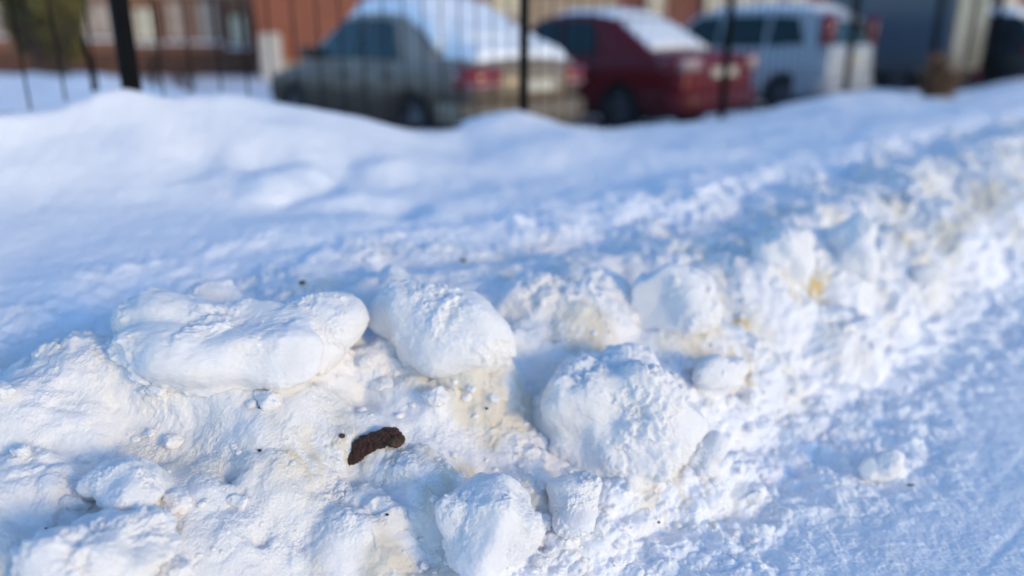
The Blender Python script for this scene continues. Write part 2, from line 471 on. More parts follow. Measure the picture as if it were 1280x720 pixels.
def snow_mat(name, attrs, base=(0.90, 0.903, 0.965), grain=1.0, tan=0.0):
    m, nt, b = new_mat(name)
    L = nt.links.new
    tc = N(nt, 'ShaderNodeTexCoord')
    vec = tc.outputs['Object']
    # slight tint variation of the snow itself
    n1 = N(nt, 'ShaderNodeTexNoise', Scale=5.0, Detail=6.0, Roughness=0.6)
    L(vec, n1.inputs['Vector'])
    r1 = N(nt, 'ShaderNodeValToRGB')
    r1.color_ramp.elements[0].position = 0.3
    r1.color_ramp.elements[0].color = (base[0] * 0.97, base[1] * 0.955, base[2] * 0.92, 1)
    r1.color_ramp.elements[1].position = 0.62
    r1.color_ramp.elements[1].color = (*base, 1)
    L(n1.outputs['Fac'], r1.inputs['Fac'])
    col = r1.outputs['Color']

    def mix(fac, colr, c):
        mx = N(nt, 'ShaderNodeMix', data_type='RGBA')
        L(fac, mx.inputs['Factor'])
        L(c, mx.inputs['A'])
        mx.inputs['B'].default_value = (*colr, 1)
        return mx.outputs['Result']
    if attrs:
        a = N(nt, 'ShaderNodeAttribute', attribute_name='dirt')
        col = mix(a.outputs['Fac'], (0.66, 0.58, 0.43), col)  # grime, and the sun-warm tint painted over the bank
        a2 = N(nt, 'ShaderNodeAttribute', attribute_name='stain')
        col = mix(a2.outputs['Fac'], (0.64, 0.46, 0.17), col)
    elif tan:
        nd = N(nt, 'ShaderNodeTexNoise', Scale=11.0, Detail=5.0)
        L(vec, nd.inputs['Vector'])
        mr = N(nt, 'ShaderNodeMapRange')
        mr.inputs['From Min'].default_value = 0.5
        mr.inputs['From Max'].default_value = 0.85
        mr.inputs['To Max'].default_value = tan
        L(nd.outputs['Fac'], mr.inputs['Value'])
        col = mix(mr.outputs['Result'], (0.60, 0.50, 0.38), col)
    # tiny dark grit caught in the snow
    ng = N(nt, 'ShaderNodeTexVoronoi', Scale=55.0)
    L(vec, ng.inputs['Vector'])
    gr = N(nt, 'ShaderNodeMapRange')
    gr.inputs['From Min'].default_value = 0.035
    gr.inputs['From Max'].default_value = 0.075
    gr.inputs['To Min'].default_value = 1.0
    gr.inputs['To Max'].default_value = 0.0
    L(ng.outputs['Distance'], gr.inputs['Value'])
    # keep only a few cells
    sep = N(nt, 'ShaderNodeSeparateColor')
    L(ng.outputs['Color'], sep.inputs['Color'])
    th = N(nt, 'ShaderNodeMath', operation='GREATER_THAN')
    th.inputs[1].default_value = 0.982
    L(sep.outputs['Red'], th.inputs[0])
    mu = N(nt, 'ShaderNodeMath', operation='MULTIPLY')
    L(gr.outputs['Result'], mu.inputs[0])
    L(th.outputs['Value'], mu.inputs[1])
    mu2 = N(nt, 'ShaderNodeMath', operation='MULTIPLY')
    L(mu.outputs['Value'], mu2.inputs[0])
    mu2.inputs[1].default_value = 0.55
    col = mix(mu2.outputs['Value'], (0.16, 0.12, 0.08), col)
    L(col, b.inputs['Base Color'])
    b.inputs['Roughness'].default_value = 0.62
    b.inputs['Specular IOR Level'].default_value = 0.25
    b.inputs['Subsurface Weight'].default_value = 0.7
    b.inputs['Subsurface Radius'].default_value = (1.0, 1.0, 1.0)
    b.inputs['Subsurface Scale'].default_value = 0.007
    # grain
    g1 = N(nt, 'ShaderNodeTexNoise', Scale=210.0, Detail=4.0, Roughness=0.7)
    L(vec, g1.inputs['Vector'])
    g2 = N(nt, 'ShaderNodeTexNoise', Scale=620.0, Detail=2.0)
    L(vec, g2.inputs['Vector'])
    ad = N(nt, 'ShaderNodeMath', operation='ADD')
    L(g1.outputs['Fac'], ad.inputs[0])
    L(g2.outputs['Fac'], ad.inputs[1])
    bp = N(nt, 'ShaderNodeBump', Strength=0.38 * grain, Distance=0.004)
    L(ad.outputs['Value'], bp.inputs['Height'])
    L(bp.outputs['Normal'], b.inputs['Normal'])
    return m


M_SNOW = snow_mat('snow', True)
M_CLOD = snow_mat('snow_clod', False, base=(0.855, 0.838, 0.845), tan=0.25)
M_ROAD = snow_mat('packed_snow', True, base=(0.94, 0.942, 0.985), grain=1.0)
M_CARSNOW = simple('car_snow', (0.88, 0.90, 0.93), 0.7, noise=0.05, scale=5, bump=0.4)


# ------------------------------------------------------------------ object helpers
def mesh_np(name, V, F, mat, attrs=None, normals=None, smooth=True):
    me = bpy.data.meshes.new(name)
    nv, nf = len(V), len(F)
    me.vertices.add(nv)
    me.vertices.foreach_set('co', np.asarray(V, np.float32).ravel())
    k = F.shape[1]
    me.loops.add(nf * k)
    me.loops.foreach_set('vertex_index', F.astype(np.int32).ravel())
    me.polygons.add(nf)
    me.polygons.foreach_set('loop_start', np.arange(0, nf * k, k, dtype=np.int32))
    me.polygons.foreach_set('use_smooth', np.full(nf, smooth, dtype=bool))
    me.update(calc_edges=True)
    if attrs:
        for an, arr in attrs.items():
            at = me.attributes.new(an, 'FLOAT', 'POINT')
            at.data.foreach_set('value', np.asarray(arr, np.float32).ravel())
    if normals is not None:
        me.normals_split_custom_set_from_vertices(np.asarray(normals, np.float32))
    me.materials.append(mat)
    o = bpy.data.objects.new(name, me)
    C.objects.link(o)
    return o


def obj(name, bm, mat, parent=None, smooth=False, recalc=True):
    if recalc:
        bmesh.ops.recalc_face_normals(bm, faces=bm.faces[:])
    me = bpy.data.meshes.new(name)
    bm.to_mesh(me)
    bm.free()
    for p in me.polygons:
        p.use_smooth = smooth
    me.materials.append(mat)
    o = bpy.data.objects.new(name, me)
    C.objects.link(o)
    if parent:
        o.parent = parent
    return o


def tag(o, label=None, cat=None, group=None, kind=None):
    if label: o['label'] = label
    if cat: o['category'] = cat
    if group: o['group'] = group
    if kind: o['kind'] = kind
    return o


def thing(name, loc, rotz, label, cat, group=None):
    o = bpy.data.objects.new(name, None)
    o.empty_display_size = 0.2
    C.objects.link(o)
    o.location = loc
    o.rotation_euler = (0, 0, rotz)
    return tag(o, label, cat, group)


def add_box(bm, x0, x1, y0, y1, z0, z1, bev=0.0, seg=1):
    r = bmesh.ops.create_cube(bm, size=1.0)
    vs = r['verts']
    for v in vs:
        v.co = Vector((x0 + (v.co.x + .5) * (x1 - x0), y0 + (v.co.y + .5) * (y1 - y0), z0 + (v.co.z + .5) * (z1 - z0)))
    if bev:
        es = {e for v in vs for e in v.link_edges}
        bmesh.ops.bevel(bm, geom=list(es), offset=bev, segments=seg, affect='EDGES', profile=0.5)
    return bm


def add_tube(bm, pts, rads, seg=10):
    pts = [Vector(p) for p in pts]
    rings = []
    for i, p in enumerate(pts):
        d = (pts[min(i + 1, len(pts) - 1)] - pts[max(i - 1, 0)]).normalized()
        a = d.orthogonal().normalized() if i == 0 else (rings_a - d * rings_a.dot(d)).normalized()
        rings_a = a
        b = d.cross(a)
        rings.append([bm.verts.new(p + (a * math.cos(t) + b * math.sin(t)) * rads[i]) for t in [2 * math.pi * k / seg for k in range(seg)]])
    for i in range(len(rings) - 1):
        for k in range(seg):
            bm.faces.new((rings[i][k], rings[i][(k + 1) % seg], rings[i + 1][(k + 1) % seg], rings[i + 1][k]))
    bm.faces.new(rings[0][::-1])
    bm.faces.new(rings[-1])
    return bm


# ------------------------------------------------------------------ link the terrain as road / bank / lawn
nr, na_ = X.shape
idx = np.arange(nr * na_).reshape(nr, na_)
i2 = np.concatenate([idx, idx[:, :1]], axis=1)
# (first and last azimuth are the same direction, so the seam column is skipped)
F = np.stack([idx[:-1, :-1], idx[:-1, 1:], idx[1:, 1:], idx[1:, :-1]], axis=-1).reshape(-1, 4)
V = np.stack([X, Y, Z], axis=-1).reshape(-1, 3)
NV = np.stack([NX, NY, NZ], axis=-1).reshape(-1, 3)
nn_flat = N2.ravel()[F].mean(axis=1)
nc_flat = NC.ravel()[F].mean(axis=1)
bx, by = X.ravel()[F[:, 0]], Y.ravel()[F[:, 0]]
edge1 = 0.86 + 0.05 * perlin(bx * 3, by * 3, 120)
edge2 = nc_flat + 0.40
regions = {'road': nn_flat < edge1, 'snow_bank': (nn_flat >= edge1) & (nn_flat < edge2), 'snowy_ground': nn_flat >= edge2}
LBL = {'road': 'packed trampled snow road surface at lower right', 'snow_bank': 'lumpy ploughed snow bank running along the road edge',
       'snowy_ground': 'smooth untouched snow covering the lawn up to the fence'}
for name, mk in regions.items():
    f = F[mk]
    used, inv = np.unique(f, return_inverse=True)
    o = mesh_np(name, V[used], inv.reshape(f.shape), M_ROAD if name == 'road' else M_SNOW,
                {'dirt': np.clip(dirt.ravel()[used], 0, 1), 'stain': np.clip(yel.ravel()[used], 0, 0.85)}, NV[used])
    tag(o, LBL[name], None, None, 'structure')


# ------------------------------------------------------------------ snow clods
def ico(sub):
    bm = bmesh.new()
    bmesh.ops.create_icosphere(bm, subdivisions=sub, radius=1.0)
    v = np.array([x.co[:] for x in bm.verts])
    f = np.array([[q.index for q in x.verts] for x in bm.faces])
    bm.free()
    return v, f


ICO6 = ico(7)
ICO2 = ico(3)
ICO5 = ico(6)
ICO4 = ico(5)


def perlin3ish(P, f, seed):
    return (perlin(P[:, 0] * f + 3.1, P[:, 1] * f + 7.7, seed) + perlin(P[:, 1] * f + 1.3, P[:, 2] * f + 9.1, seed + 1)
            + perlin(P[:, 2] * f + 5.9, P[:, 0] * f + 2.3, seed + 2)) / 1.8


def chunk(seed, sx, sy, sz, planes=6, cut=(0.62, 0.9), rough=1.0, soft=0.12, blobs=7, spread=0.5, fine=True, cuts=()):
    """a lump of ploughed snow: a smooth union of balls, broken off along a few planes, with a crusty skin"""
    v, f = {True: ICO6, False: ICO5}.get(fine, ICO4)
    r = np.random.default_rng(seed)
    d = v / np.linalg.norm(v, axis=1)[:, None]
    rad = np.full(len(d), 0.62)
    for k in range(blobs):
        c = r.normal(size=3)
        c *= spread * r.uniform(.7, 1.0) / np.linalg.norm(c)
        q = r.uniform(.36, .60)
        q = max(q, np.linalg.norm(c) * 1.02)
        b_ = d @ c
        t = b_ + np.sqrt(np.clip(q * q - c @ c + b_ * b_, 0, None))
        rad = smax(t, rad, 0.14)
    for k in range(planes + len(cuts)):
        nrm = r.normal(size=3)
        nrm /= np.linalg.norm(nrm)
        c = r.uniform(*cut)
        if k >= planes:
            nrm, c = cuts[k - planes]
        dn = d @ np.asarray(nrm)
        lim = np.where(dn > 0.05, c / np.maximum(dn, 0.05), 9)
        h = np.clip(0.5 + 0.5 * (lim - rad) / soft, 0, 1)
        rad = lim + (rad - lim) * h - soft * h * (1 - h)
    P = d * rad[:, None]
    P = P / np.abs(P).max(axis=0) * np.array([sx, sy, sz])
    size = (sx + sy + sz) / 3
    cr = sstep(-0.2, 0.4, perlin3(P, 1.6 / size, seed + 40))
    rg = 0.22 * perlin3(P, 5.0 / size, seed + 63) + 0.14 * perlin3(P, 12.0 / size, seed + 64)
    D = rough * (0.22 * size * perlin3(P, 0.9 / size, seed) + 0.10 * size * perlin3(P, 1.7 / size, seed + 1) + 0.05 * size * cr * (np.abs(perlin3(P, 4.0 / size, seed + 5)) - 0.25)
                 + (0.0016 + 0.0050 * cr) * perlin3(P, 36, seed + 9) + (0.0008 + 0.0024 * cr) * perlin3(P, 82, seed + 13) + (0.0010 + 0.0022 * cr) * perlin3(P, 170, seed + 17)
                 + (0.05 * size * sstep(0.0, 0.22, perlin3(P, 1.5 / size, seed + 61) + rg) + 0.03 * size * sstep(0.05, 0.27, perlin3(P, 2.9 / size, seed + 62) + rg)) * (.25 + .75 * cr)
                 + (0.0012 + 0.0013 * cr) * perlin3(P, 330, seed + 19))
    return P + d * D[:, None], f


CLODS = [
    # px, py, half width px, half height px, depth radius m, seed, rot z, tilt x, label, options
    (607, 672, 68, 68, 0.10, 4, 10, -8, 'upright block of snow near the bottom edge below the dark lump', dict(planes=12, cut=(0.55, 0.8), blobs=4, soft=.10)),
    (775, 525, 112, 92, 0.15, 29, -12, 6, 'biggest pale snow boulder in the middle of the bank slope', dict(blobs=9, planes=12, cut=(0.6, 0.9), spread=.6, rough=1.5, soft=.10)),
    (846, 388, 72, 58, 0.12, 31, 0, 0, 'flat faced slab of snow tilted over a dark crack', dict(planes=4, cut=(0.6, 0.85), blobs=4, soft=.06, cuts=[((-.62, -.72, .30), .42), ((.5, -.8, -.2), .6)])),
    (118, 694, 92, 50, 0.12, 42, 5, -5, 'broad low snow block in the lower left corner', dict(blobs=8, planes=10, rough=1.5, soft=.06)),
    (160, 605, 58, 30, 0.08, 55, 20, 0, 'small snow lump lying above the lower left block', dict(blobs=5)),
    (892, 470, 48, 32, 0.07, 61, 40, 0, 'yellow stained snow lump beneath the tilted slab', {}),
    (268, 430, 158, 60, 0.17, 141, -6, 0, 'broad rounded slab of snow crowning the left part of the bank crest', dict(blobs=10, spread=.62, planes=5, cut=(.75, .95), soft=.15)),
    (398, 412, 62, 46, 0.11, 148, 10, 0, 'rounded bulge of snow at the end of the broad crest slab', dict(blobs=5, planes=3, cut=(.75, .95), soft=.2)),
    (552, 410, 96, 76, 0.14, 155, 0, 0, 'smooth upright mound of snow between crest slab and biggest boulder', dict(blobs=6, planes=4, cut=(.7, .95), soft=.2)),
    (1106, 583, 36, 27, 0.045, 70, 25, 0, 'lone fist sized snowball on the packed road', dict(fine=False, rough=.6, blobs=4)),
    (980, 318, 44, 40, 0.10, 83, 0, 10, 'rounded snow lump on the bank crest behind the tilted slab', {}),
    (716, 630, 40, 42, 0.08, 91, 30, 0, 'snow lump wedged beside the upright bottom block', dict(blobs=6, planes=9)),
    (882, 566, 32, 26, 0.05, 97, 70, 0, 'dirty snow lump at the foot of the biggest boulder', dict(fine=False)),
    (942, 622, 13, 11, 0.014, 111, 0, 0, 'tiny loose snow lump in the hollow beside the road', dict(fine=False)),
    (1072, 308, 38, 44, 0.10, 117, 0, 0, 'blurred far snow lump on the crest above yellow stains', dict(fine=False)),
    (1160, 345, 18, 16, 0.03, 123, 0, 0, 'small blurred snow lump on the far bank foot', dict(fine=False)),
]
CLOD_W = []
for (a, b, hw, hh, dr, seed, rz, tx, lab, opt) in CLODS:
    p, nn, dep = hit_grid(a, b + 0.35 * hh)
    k = dep / F_PX
    v, f = chunk(seed, hw * k, dr, hh * k, **opt)
    c_, s_ = math.cos(R(tx)), math.sin(R(tx))
    Rx = np.array([[1, 0, 0], [0, c_, -s_], [0, s_, c_]])
    c_, s_ = math.cos(R(rz)), math.sin(R(rz))
    Rz = np.array([[c_, -s_, 0], [s_, c_, 0], [0, 0, 1]])
    v = v @ Rx.T @ Rz.T
    o = mesh_np('snow_clod' if hw > 20 else 'snow_lump', v, f, M_CLOD)
    # the pixel centre at the clod's depth
    d = ray(a, b) / F_PX
    dd = dep + dr * (0.22 if 'fist' not in lab else -0.2)
    o.location = (d[0] * dd, d[1] * dd, CAM_H + d[2] * dd)
    CLOD_W.append(((d[0] * dd, d[1] * dd), hw * k))
    tag(o, lab, 'snow clod', 'clods of ploughed snow on the bank')

# small broken chunks lying about between the big clods
spots = [(RNG.uniform(-40, 1000), RNG.uniform(455, 715)) for _ in range(26)]
for (a, b, hw, hh, dr, seed, rz, tx, lab, opt) in CLODS:
    if hw > 38 and b > 380:
        for _ in range(4):
            t_ = RNG.uniform(-.2, 1.2) * math.pi
            spots.append((a + hw * 1.12 * math.cos(t_), b + hh * 1.08 * abs(math.sin(t_)) ** .6))
for j, (a, b) in enumerate(spots):
    if b > 730 or abs(a - 466) < 60 and abs(b - 556) < 40:
        continue
    p, nn, dep = hit_grid(a, min(b, 719))
    if sn(p[0], p[1])[1] < 0.85:
        continue
    q_ = 0.008 + 0.022 * RNG.random() ** 1.8
    v, f = chunk(900 + j, q_ * RNG.uniform(.9, 1.5), q_, q_ * RNG.uniform(.6, .95), planes=11, cut=(.5, .8), blobs=3, soft=.06, fine=None)
    o = mesh_np('snow_lump', v, f, M_CLOD)
    o.location = (p[0], p[1], p[2] + 0.10 * q_)
    o.rotation_euler = (RNG.normal() * .3, RNG.normal() * .3, RNG.random() * 6.28)
    tag(o, 'small broken chunk of snow lying on the slope of the bank', 'snow lump', 'small broken chunks of snow on the bank slope')

# loose crumbs: uncountable, one object
allv, allf, off = [], [], 0
v0, f0 = ICO2
cand = np.argwhere((N2 > 0.55) & (N2 < 1.75) & (R2 > 1.1) & (R2 < 6) & (np.abs(A2) < R(42)))
wgt = np.exp(-((N2[cand[:, 0], cand[:, 1]] - 1.05) / 0.25) ** 2) + 0.03
for (p_, rad_) in CLOD_W:
    q_ = (X[cand[:, 0], cand[:, 1]] - p_[0]) ** 2 + (Y[cand[:, 0], cand[:, 1]] - p_[1]) ** 2
    wgt += 0.35 * np.exp(-q_ / (1.4 * rad_) ** 2)
wgt *= R2[cand[:, 0], cand[:, 1]] ** 2
pick = RNG.choice(len(cand), size=1100, replace=False, p=wgt / wgt.sum())
for j, (a, b) in enumerate(cand[pick]):
    sz = 0.0030 + 0.013 * RNG.random() ** 3.5
    r3 = RNG.normal(size=(5, 3))
    r3 /= np.linalg.norm(r3, axis=1)[:, None]
    rad = np.ones(len(v0))
    for q in r3:
        dn = v0 @ q
        rad = np.minimum(rad, np.where(dn > 0.05, 0.72 / np.maximum(dn, 0.05), 9))
    vv = v0 * rad[:, None] * sz * np.array([1, RNG.uniform(.6, 1), RNG.uniform(.5, .85)])
    th = RNG.random() * 6.28
    c_, s_ = math.cos(th), math.sin(th)
    vv = vv @ np.array([[c_, s_, 0], [-s_, c_, 0], [0, 0, 1]])
    vv = vv + np.array([X[a, b], Y[a, b], Z[a, b] - sz * 0.05])
    allv.append(vv)
    allf.append(f0 + off)
    off += len(v0)
o = mesh_np('snow_crumbs', np.concatenate(allv), np.concatenate(allf), M_CLOD)
tag(o, 'loose snow crumbs strewn over the foot of the bank', 'snow crumbs', None, 'stuff')

# ------------------------------------------------------------------ the dark lump and grit
M_DUNG = simple('dung', (0.06, 0.016, 0.008), 0.6, col2=(0.016, 0.006, 0.0035), scale=40, bump=1.0, bscale=140)
M_DUNG2 = simple('dung_dry', (0.10, 0.055, 0.03), 0.85, noise=0.6, scale=70, bump=1.0, bscale=160)
M_GRIT = simple('grit', (0.09, 0.06, 0.04), 0.9, noise=0.5, scale=200)


def dung(px, py):
    p, nn, dep = hit_grid(px, py)
    k = dep / F_PX
    root = thing('dark_lump', (p[0], p[1], p[2]), 0, 'dark brown crumbly lump of dog dirt half sunk in the snow', 'lump')
    nt_, nr_ = 170, 110
    ctrl = np.array([(-35, 18, 3), (-32, 13, 7), (-26, 4, 10), (-14, -5, 12), (2, -9, 11), (17, -13, 9.5), (27, -12, 10), (33, -9, 6), (35, -8, 2)], float)
    tt = np.linspace(0, len(ctrl) - 1, nt_)
    cc = np.stack([np.interp(tt, np.arange(len(ctrl)), ctrl[:, q]) for q in range(3)], 1)
    for q in range(3):
        cc[:, q] = np.convolve(np.pad(cc[:, q], 8, mode='edge'), np.ones(17) / 17, mode='valid')
    ang = np.linspace(0, 2 * np.pi, nr_, endpoint=False)
    ax = np.gradient(cc[:, :2], axis=0)
    ax /= np.linalg.norm(ax, axis=1)[:, None]
    # ring plane: the image-plane normal of the spine and the view depth axis
    ca, sa = np.cos(ang)[None, :], np.sin(ang)[None, :]
    dx = -ax[:, 1:2] * ca
    dz = -ax[:, 0:1] * ca
    dy = np.broadcast_to(sa, dx.shape)
    dirs = np.stack([dx, dy, dz], -1)
    base_ = np.stack([cc[:, 0], np.zeros(nt_), -cc[:, 1]], 1)[:, None, :]
    P = ((base_ + dirs * cc[:, 2][:, None, None]) * k).reshape(-1, 3)
    v = dirs.reshape(-1, 3)
    gi = np.arange(nt_ * nr_).reshape(nt_, nr_)
    gj = np.roll(gi, -1, axis=1)
    f = np.stack([gi[:-1], gj[:-1], gj[1:], gi[1:]], -1).reshape(-1, 4)
    w_ = np.clip(np.repeat(cc[:, 2], nr_) / 9, 0, 1)
    D = w_ * (0.0065 * perlin3(P, 36, 4) + 0.0042 * perlin3(P, 100, 8) + 0.0016 * perlin3(P, 210, 12))
    P = P + v * D[:, None]
    o = mesh_np('lump_body', P, f, M_DUNG)
    o.parent = root
    v, f = ICO5
    P2 = v * np.array([12, 12, 8]) * k + np.array([27, -5, 6]) * k
    D = 0.004 * (np.abs(perlin3ish(P2, 60, 24)) - 0.25) + 0.0018 * perlin3ish(P2, 150, 28)
    o2 = mesh_np('dry_end', P2 + v * D[:, None], f, M_DUNG2)
    tag(o2, 'paler drier crumbly end of the lump')
    o2.parent = root
    return root


dg = dung(466, 556)
dg.location.z += 0.001
dg.rotation_euler = (R(-14), R(-8), R(6))

SPECKS = [(424, 540, 4.0), (250, 447, 2.6), (260, 428, 1.8), (323, 504, 2.0), (322, 558, 2.6), (378, 348, 4.0),
          (581, 322, 4.0), (54, 659, 1.6), (828, 656, 2.4), (486, 648, 2.2), (612, 515, 2.0), (1137, 600, 2.4)]
SP_LAB = {424: 'dark crumb lying beside the brown lump', 378: 'dark crumb on the snow behind the bank crest', 581: 'dark crumb on the lit snow past the crest',
          1137: 'brown twig crumb beside the lone snowball'}
for j, (a, b, rp) in enumerate(SPECKS):
    p, nn, dep = hit_grid(a, b)
    k = dep / F_PX
    v, f = ICO2
    r = np.random.default_rng(300 + j)
    P = v * np.array([rp * 0.95, rp * 0.7, rp * 0.7]) * k * (1 + 0.35 * perlin3ish(v, 1.7, 300 + j))[:, None]
    if a == 1137:
        P = P * np.array([2.4, 0.8, 0.7])
    o = mesh_np('dirt_speck', P, f, M_GRIT)
    o.location = (p[0] + nn[0] * rp * k * 0.3, p[1] + nn[1] * rp * k * 0.3, p[2] + nn[2] * rp * k * 0.3)
    tag(o, SP_LAB.get(a, 'tiny dark speck of grit on the white bank'), 'speck', 'dark specks of grit on the snow')

# ------------------------------------------------------------------ fence
M_IRON = simple('black_iron', (0.004, 0.004, 0.005), 0.9, noise=0.4, scale=20)
M_IRON.node_tree.nodes['Principled BSDF'].inputs['Specular IOR Level'].default_value = 0.15


def fence():
    Zc0 = 3.8
    base = []
    for px in (157,):
        pass
    x0, y0, _ = px_on_n(157, 60, N_FENCE)
    s0 = sn(x0, y0)[0]
    # spacing so that the second post falls at px 655
    x1, y1, _ = px_on_n(655, 60, N_FENCE)
    ds = sn(x1, y1)[0] - s0
    root = thing('metal_fence', (*xy(s0, N_FENCE), 0), 0, 'black iron picket fence standing between the snowy lawn and cars', 'fence')
    inv = Vector(root.location)

    def P(s, z):
        a, b = xy(s, N_FENCE)
        return Vector((a, b, z)) - inv
    post_s = [s0 + ds * k for k in range(-1, 7)]
    for s in post_s:
        g = float(z_fence(np.array(s)))
        bm = bmesh.new()
        hp = 0.037 if abs(s - s0) < 0.1 else 0.029
        add_box(bm, -hp, hp, -hp, hp, 0, 2.45 - (g - 0.55), 0.004)
        cap = add_box(bm, -0.044, 0.044, -0.044, 0.044, 2.452 - (g - 0.55), 2.47 - (g - 0.55), 0.004)
        bmesh.ops.rotate(bm, verts=bm.verts[:], cent=(0, 0, 0), matrix=Matrix.Rotation(math.atan2(SY, SX), 3, 'Z'))
        bmesh.ops.translate(bm, verts=bm.verts[:], vec=P(s, g - 0.45))
        obj('post', bm, M_IRON, root)
    for k in range(len(post_s) - 1):
        sa, sb = post_s[k] + 0.032, post_s[k + 1] - 0.032
        ga, gb = float(z_fence(np.array(sa))), float(z_fence(np.array(sb)))
        if k == 0:
            za = zb = 0.865
        else:
            za, zb = ga - 0.12, gb - 0.12
        mid = (0.5 * (sa + sb))
        for (dz0, dz1) in ((za, zb), (2.15, 2.15)):
            bm = bmesh.new()
            A, B = P(sa, dz0), P(sb, dz1)
            d = (B - A).normalized()
            up = Vector((0, 0, 1))
            side = d.cross(up).normalized()
            vs = []
            for q in (A, B):
                for (i, j) in ((-1, -1), (1, -1), (1, 1), (-1, 1)):
                    vs.append(bm.verts.new(q + side * 0.012 * i + up * 0.016 * j))
            for i in range(4):
                bm.faces.new((vs[i], vs[(i + 1) % 4], vs[4 + (i + 1) % 4], vs[4 + i]))
            bm.faces.new(vs[:4][::-1])
            bm.faces.new(vs[4:])
            obj('rail', bm, M_IRON, root)
        npk = 17
        me = None
        for i in range(1, npk + 1):
            t = i / (npk + 1)
            s = post_s[k] + (post_s[k + 1] - post_s[k]) * t
            zl = za + (zb - za) * t - 0.10
            bm = bmesh.new()
            add_tube(bm, [P(s, zl) + Vector((SY, -SX, 0)) * 0.0, P(s, 2.24), P(s, 2.30)], [0.005, 0.005, 0.002], 8)
            if k >= 6 or (k == 0 and t < 0.3):
                bm.free()
                continue
            obj('picket', bm, M_IRON, root)
    return s0, ds


S0, DS = fence()

# thin dark stake in the snow in front of the fence
p0 = px_on_n(118, 118, N_FENCE + 0.12)
p1 = px_on_n(104, 44, N_FENCE + 0.12)
root = thing('wooden_stake', (p0[0], p0[1], p0[2] - 0.12), 0, 'thin dark crooked stake poking out of snow by the fence', 'stake')
bm = bmesh.new()
d = Vector(p1) - Vector(p0)
add_tube(bm, [(0, 0, 0), Vector((0, 0, 0.12)) + d * 0.0, Vector((0, 0, 0.12)) + d * 0.5 + Vector((0.006, 0, 0)), Vector((0, 0, 0.12)) + d * 0.8 - Vector((0.006, 0, 0)), Vector((0, 0, 0.12)) + d],
         [0.012, 0.012, 0.011, 0.014, 0.004], 8)
obj('stake_shaft', bm, M_IRON, root, True)

# ------------------------------------------------------------------ cars
M_TYRE = simple('tyre', (0.012, 0.012, 0.013), 0.85, noise=0.3, scale=30)
M_RIM = simple('rim', (0.10, 0.10, 0.11), 0.4, 0.8)
M_BLACK = simple('black_plastic', (0.012, 0.012, 0.013), 0.5)
M_PLATE = simple('plate', (0.62, 0.58, 0.46), 0.5, noise=0.2, scale=12)


def glass_mat(name, col):
    m, nt, b = new_mat(name)
    b.inputs['Base Color'].default_value = (*col, 1)
    b.inputs['Roughness'].default_value = 0.08
    b.inputs['IOR'].default_value = 1.45
    b.inputs['Specular IOR Level'].default_value = 0.3
    return m


M_GLASS = glass_mat('car_glass', (0.010, 0.030, 0.034))
M_FROST = simple('frosted_glass', (0.30, 0.36, 0.38), 0.6, col2=(0.55, 0.60, 0.64), scale=7)


def paint(name, col, grime=(0.10, 0.08, 0.06), gz=(0.25, 0.75), amount=0.9, metal=0.4, coat=0.3):
    m, nt, b = new_mat(name)
    L = nt.links.new
    tc = N(nt, 'ShaderNodeTexCoord')
    sx = N(nt, 'ShaderNodeSeparateXYZ')
    L(tc.outputs['Object'], sx.inputs[0])
    nz = N(nt, 'ShaderNodeTexNoise', Scale=5.0, Detail=6.0)
    L(tc.outputs['Object'], nz.inputs['Vector'])
    ma = N(nt, 'ShaderNodeMath', operation='MULTIPLY_ADD')
    L(nz.outputs['Fac'], ma.inputs[0])
    ma.inputs[1].default_value = -0.5
    L(sx.outputs['Z'], ma.inputs[2])
    mr = N(nt, 'ShaderNodeMapRange')
    mr.inputs['From Min'].default_value = gz[0] - 0.25
    mr.inputs['From Max'].default_value = gz[1] - 0.25
    mr.inputs['To Min'].default_value = amount
    mr.inputs['To Max'].default_value = 0.06
    L(ma.outputs[0], mr.inputs['Value'])
    mx = N(nt, 'ShaderNodeMix', data_type='RGBA')
    L(mr.outputs['Result'], mx.inputs['Factor'])
    mx.inputs['A'].default_value = (*col, 1)
    mx.inputs['B'].default_value = (*grime, 1)
    L(mx.outputs['Result'], b.inputs['Base Color'])
    rr = N(nt, 'ShaderNodeMapRange')
    rr.inputs['To Min'].default_value = 0.35
    rr.inputs['To Max'].default_value = 0.8
    L(mr.outputs['Result'], rr.inputs['Value'])
    L(rr.outputs['Result'], b.inputs['Roughness'])
    b.inputs['Metallic'].default_value = metal
    b.inputs['Coat Weight'].default_value = coat
    b.inputs['Specular IOR Level'].default_value = 0.2 + coat
    b.inputs['Coat Roughness'].default_value = 0.15
    return m


def red_lamp(name, col):
    m, nt, b = new_mat(name)
    b.inputs['Base Color'].default_value = (*col, 1)
    b.inputs['Roughness'].default_value = 0.15
    b.inputs['Coat Weight'].default_value = 0.6
    return m


M_LAMP = red_lamp('tail_lamp', (0.22, 0.008, 0.010))
M_LAMPW = red_lamp('clear_lamp', (0.40, 0.27, 0.26))


def loft(bm, rings, cap=True):
    vr = [[bm.verts.new(p) for p in r] for r in rings]
    n = len(vr[0])
    for i in range(len(vr) - 1):
        for k in range(n):
            bm.faces.new((vr[i][k], vr[i][(k + 1) % n], vr[i + 1][(k + 1) % n], vr[i + 1][k]))
    if cap:
        bm.faces.new(vr[0][::-1])
        bm.faces.new(vr[-1])
    return vr


def apply_mods(o):
    dg_ = bpy.context.evaluated_depsgraph_get()
    me = bpy.data.meshes.new_from_object(o.evaluated_get(dg_))
    o.modifiers.clear()
    o.data = me
    return o


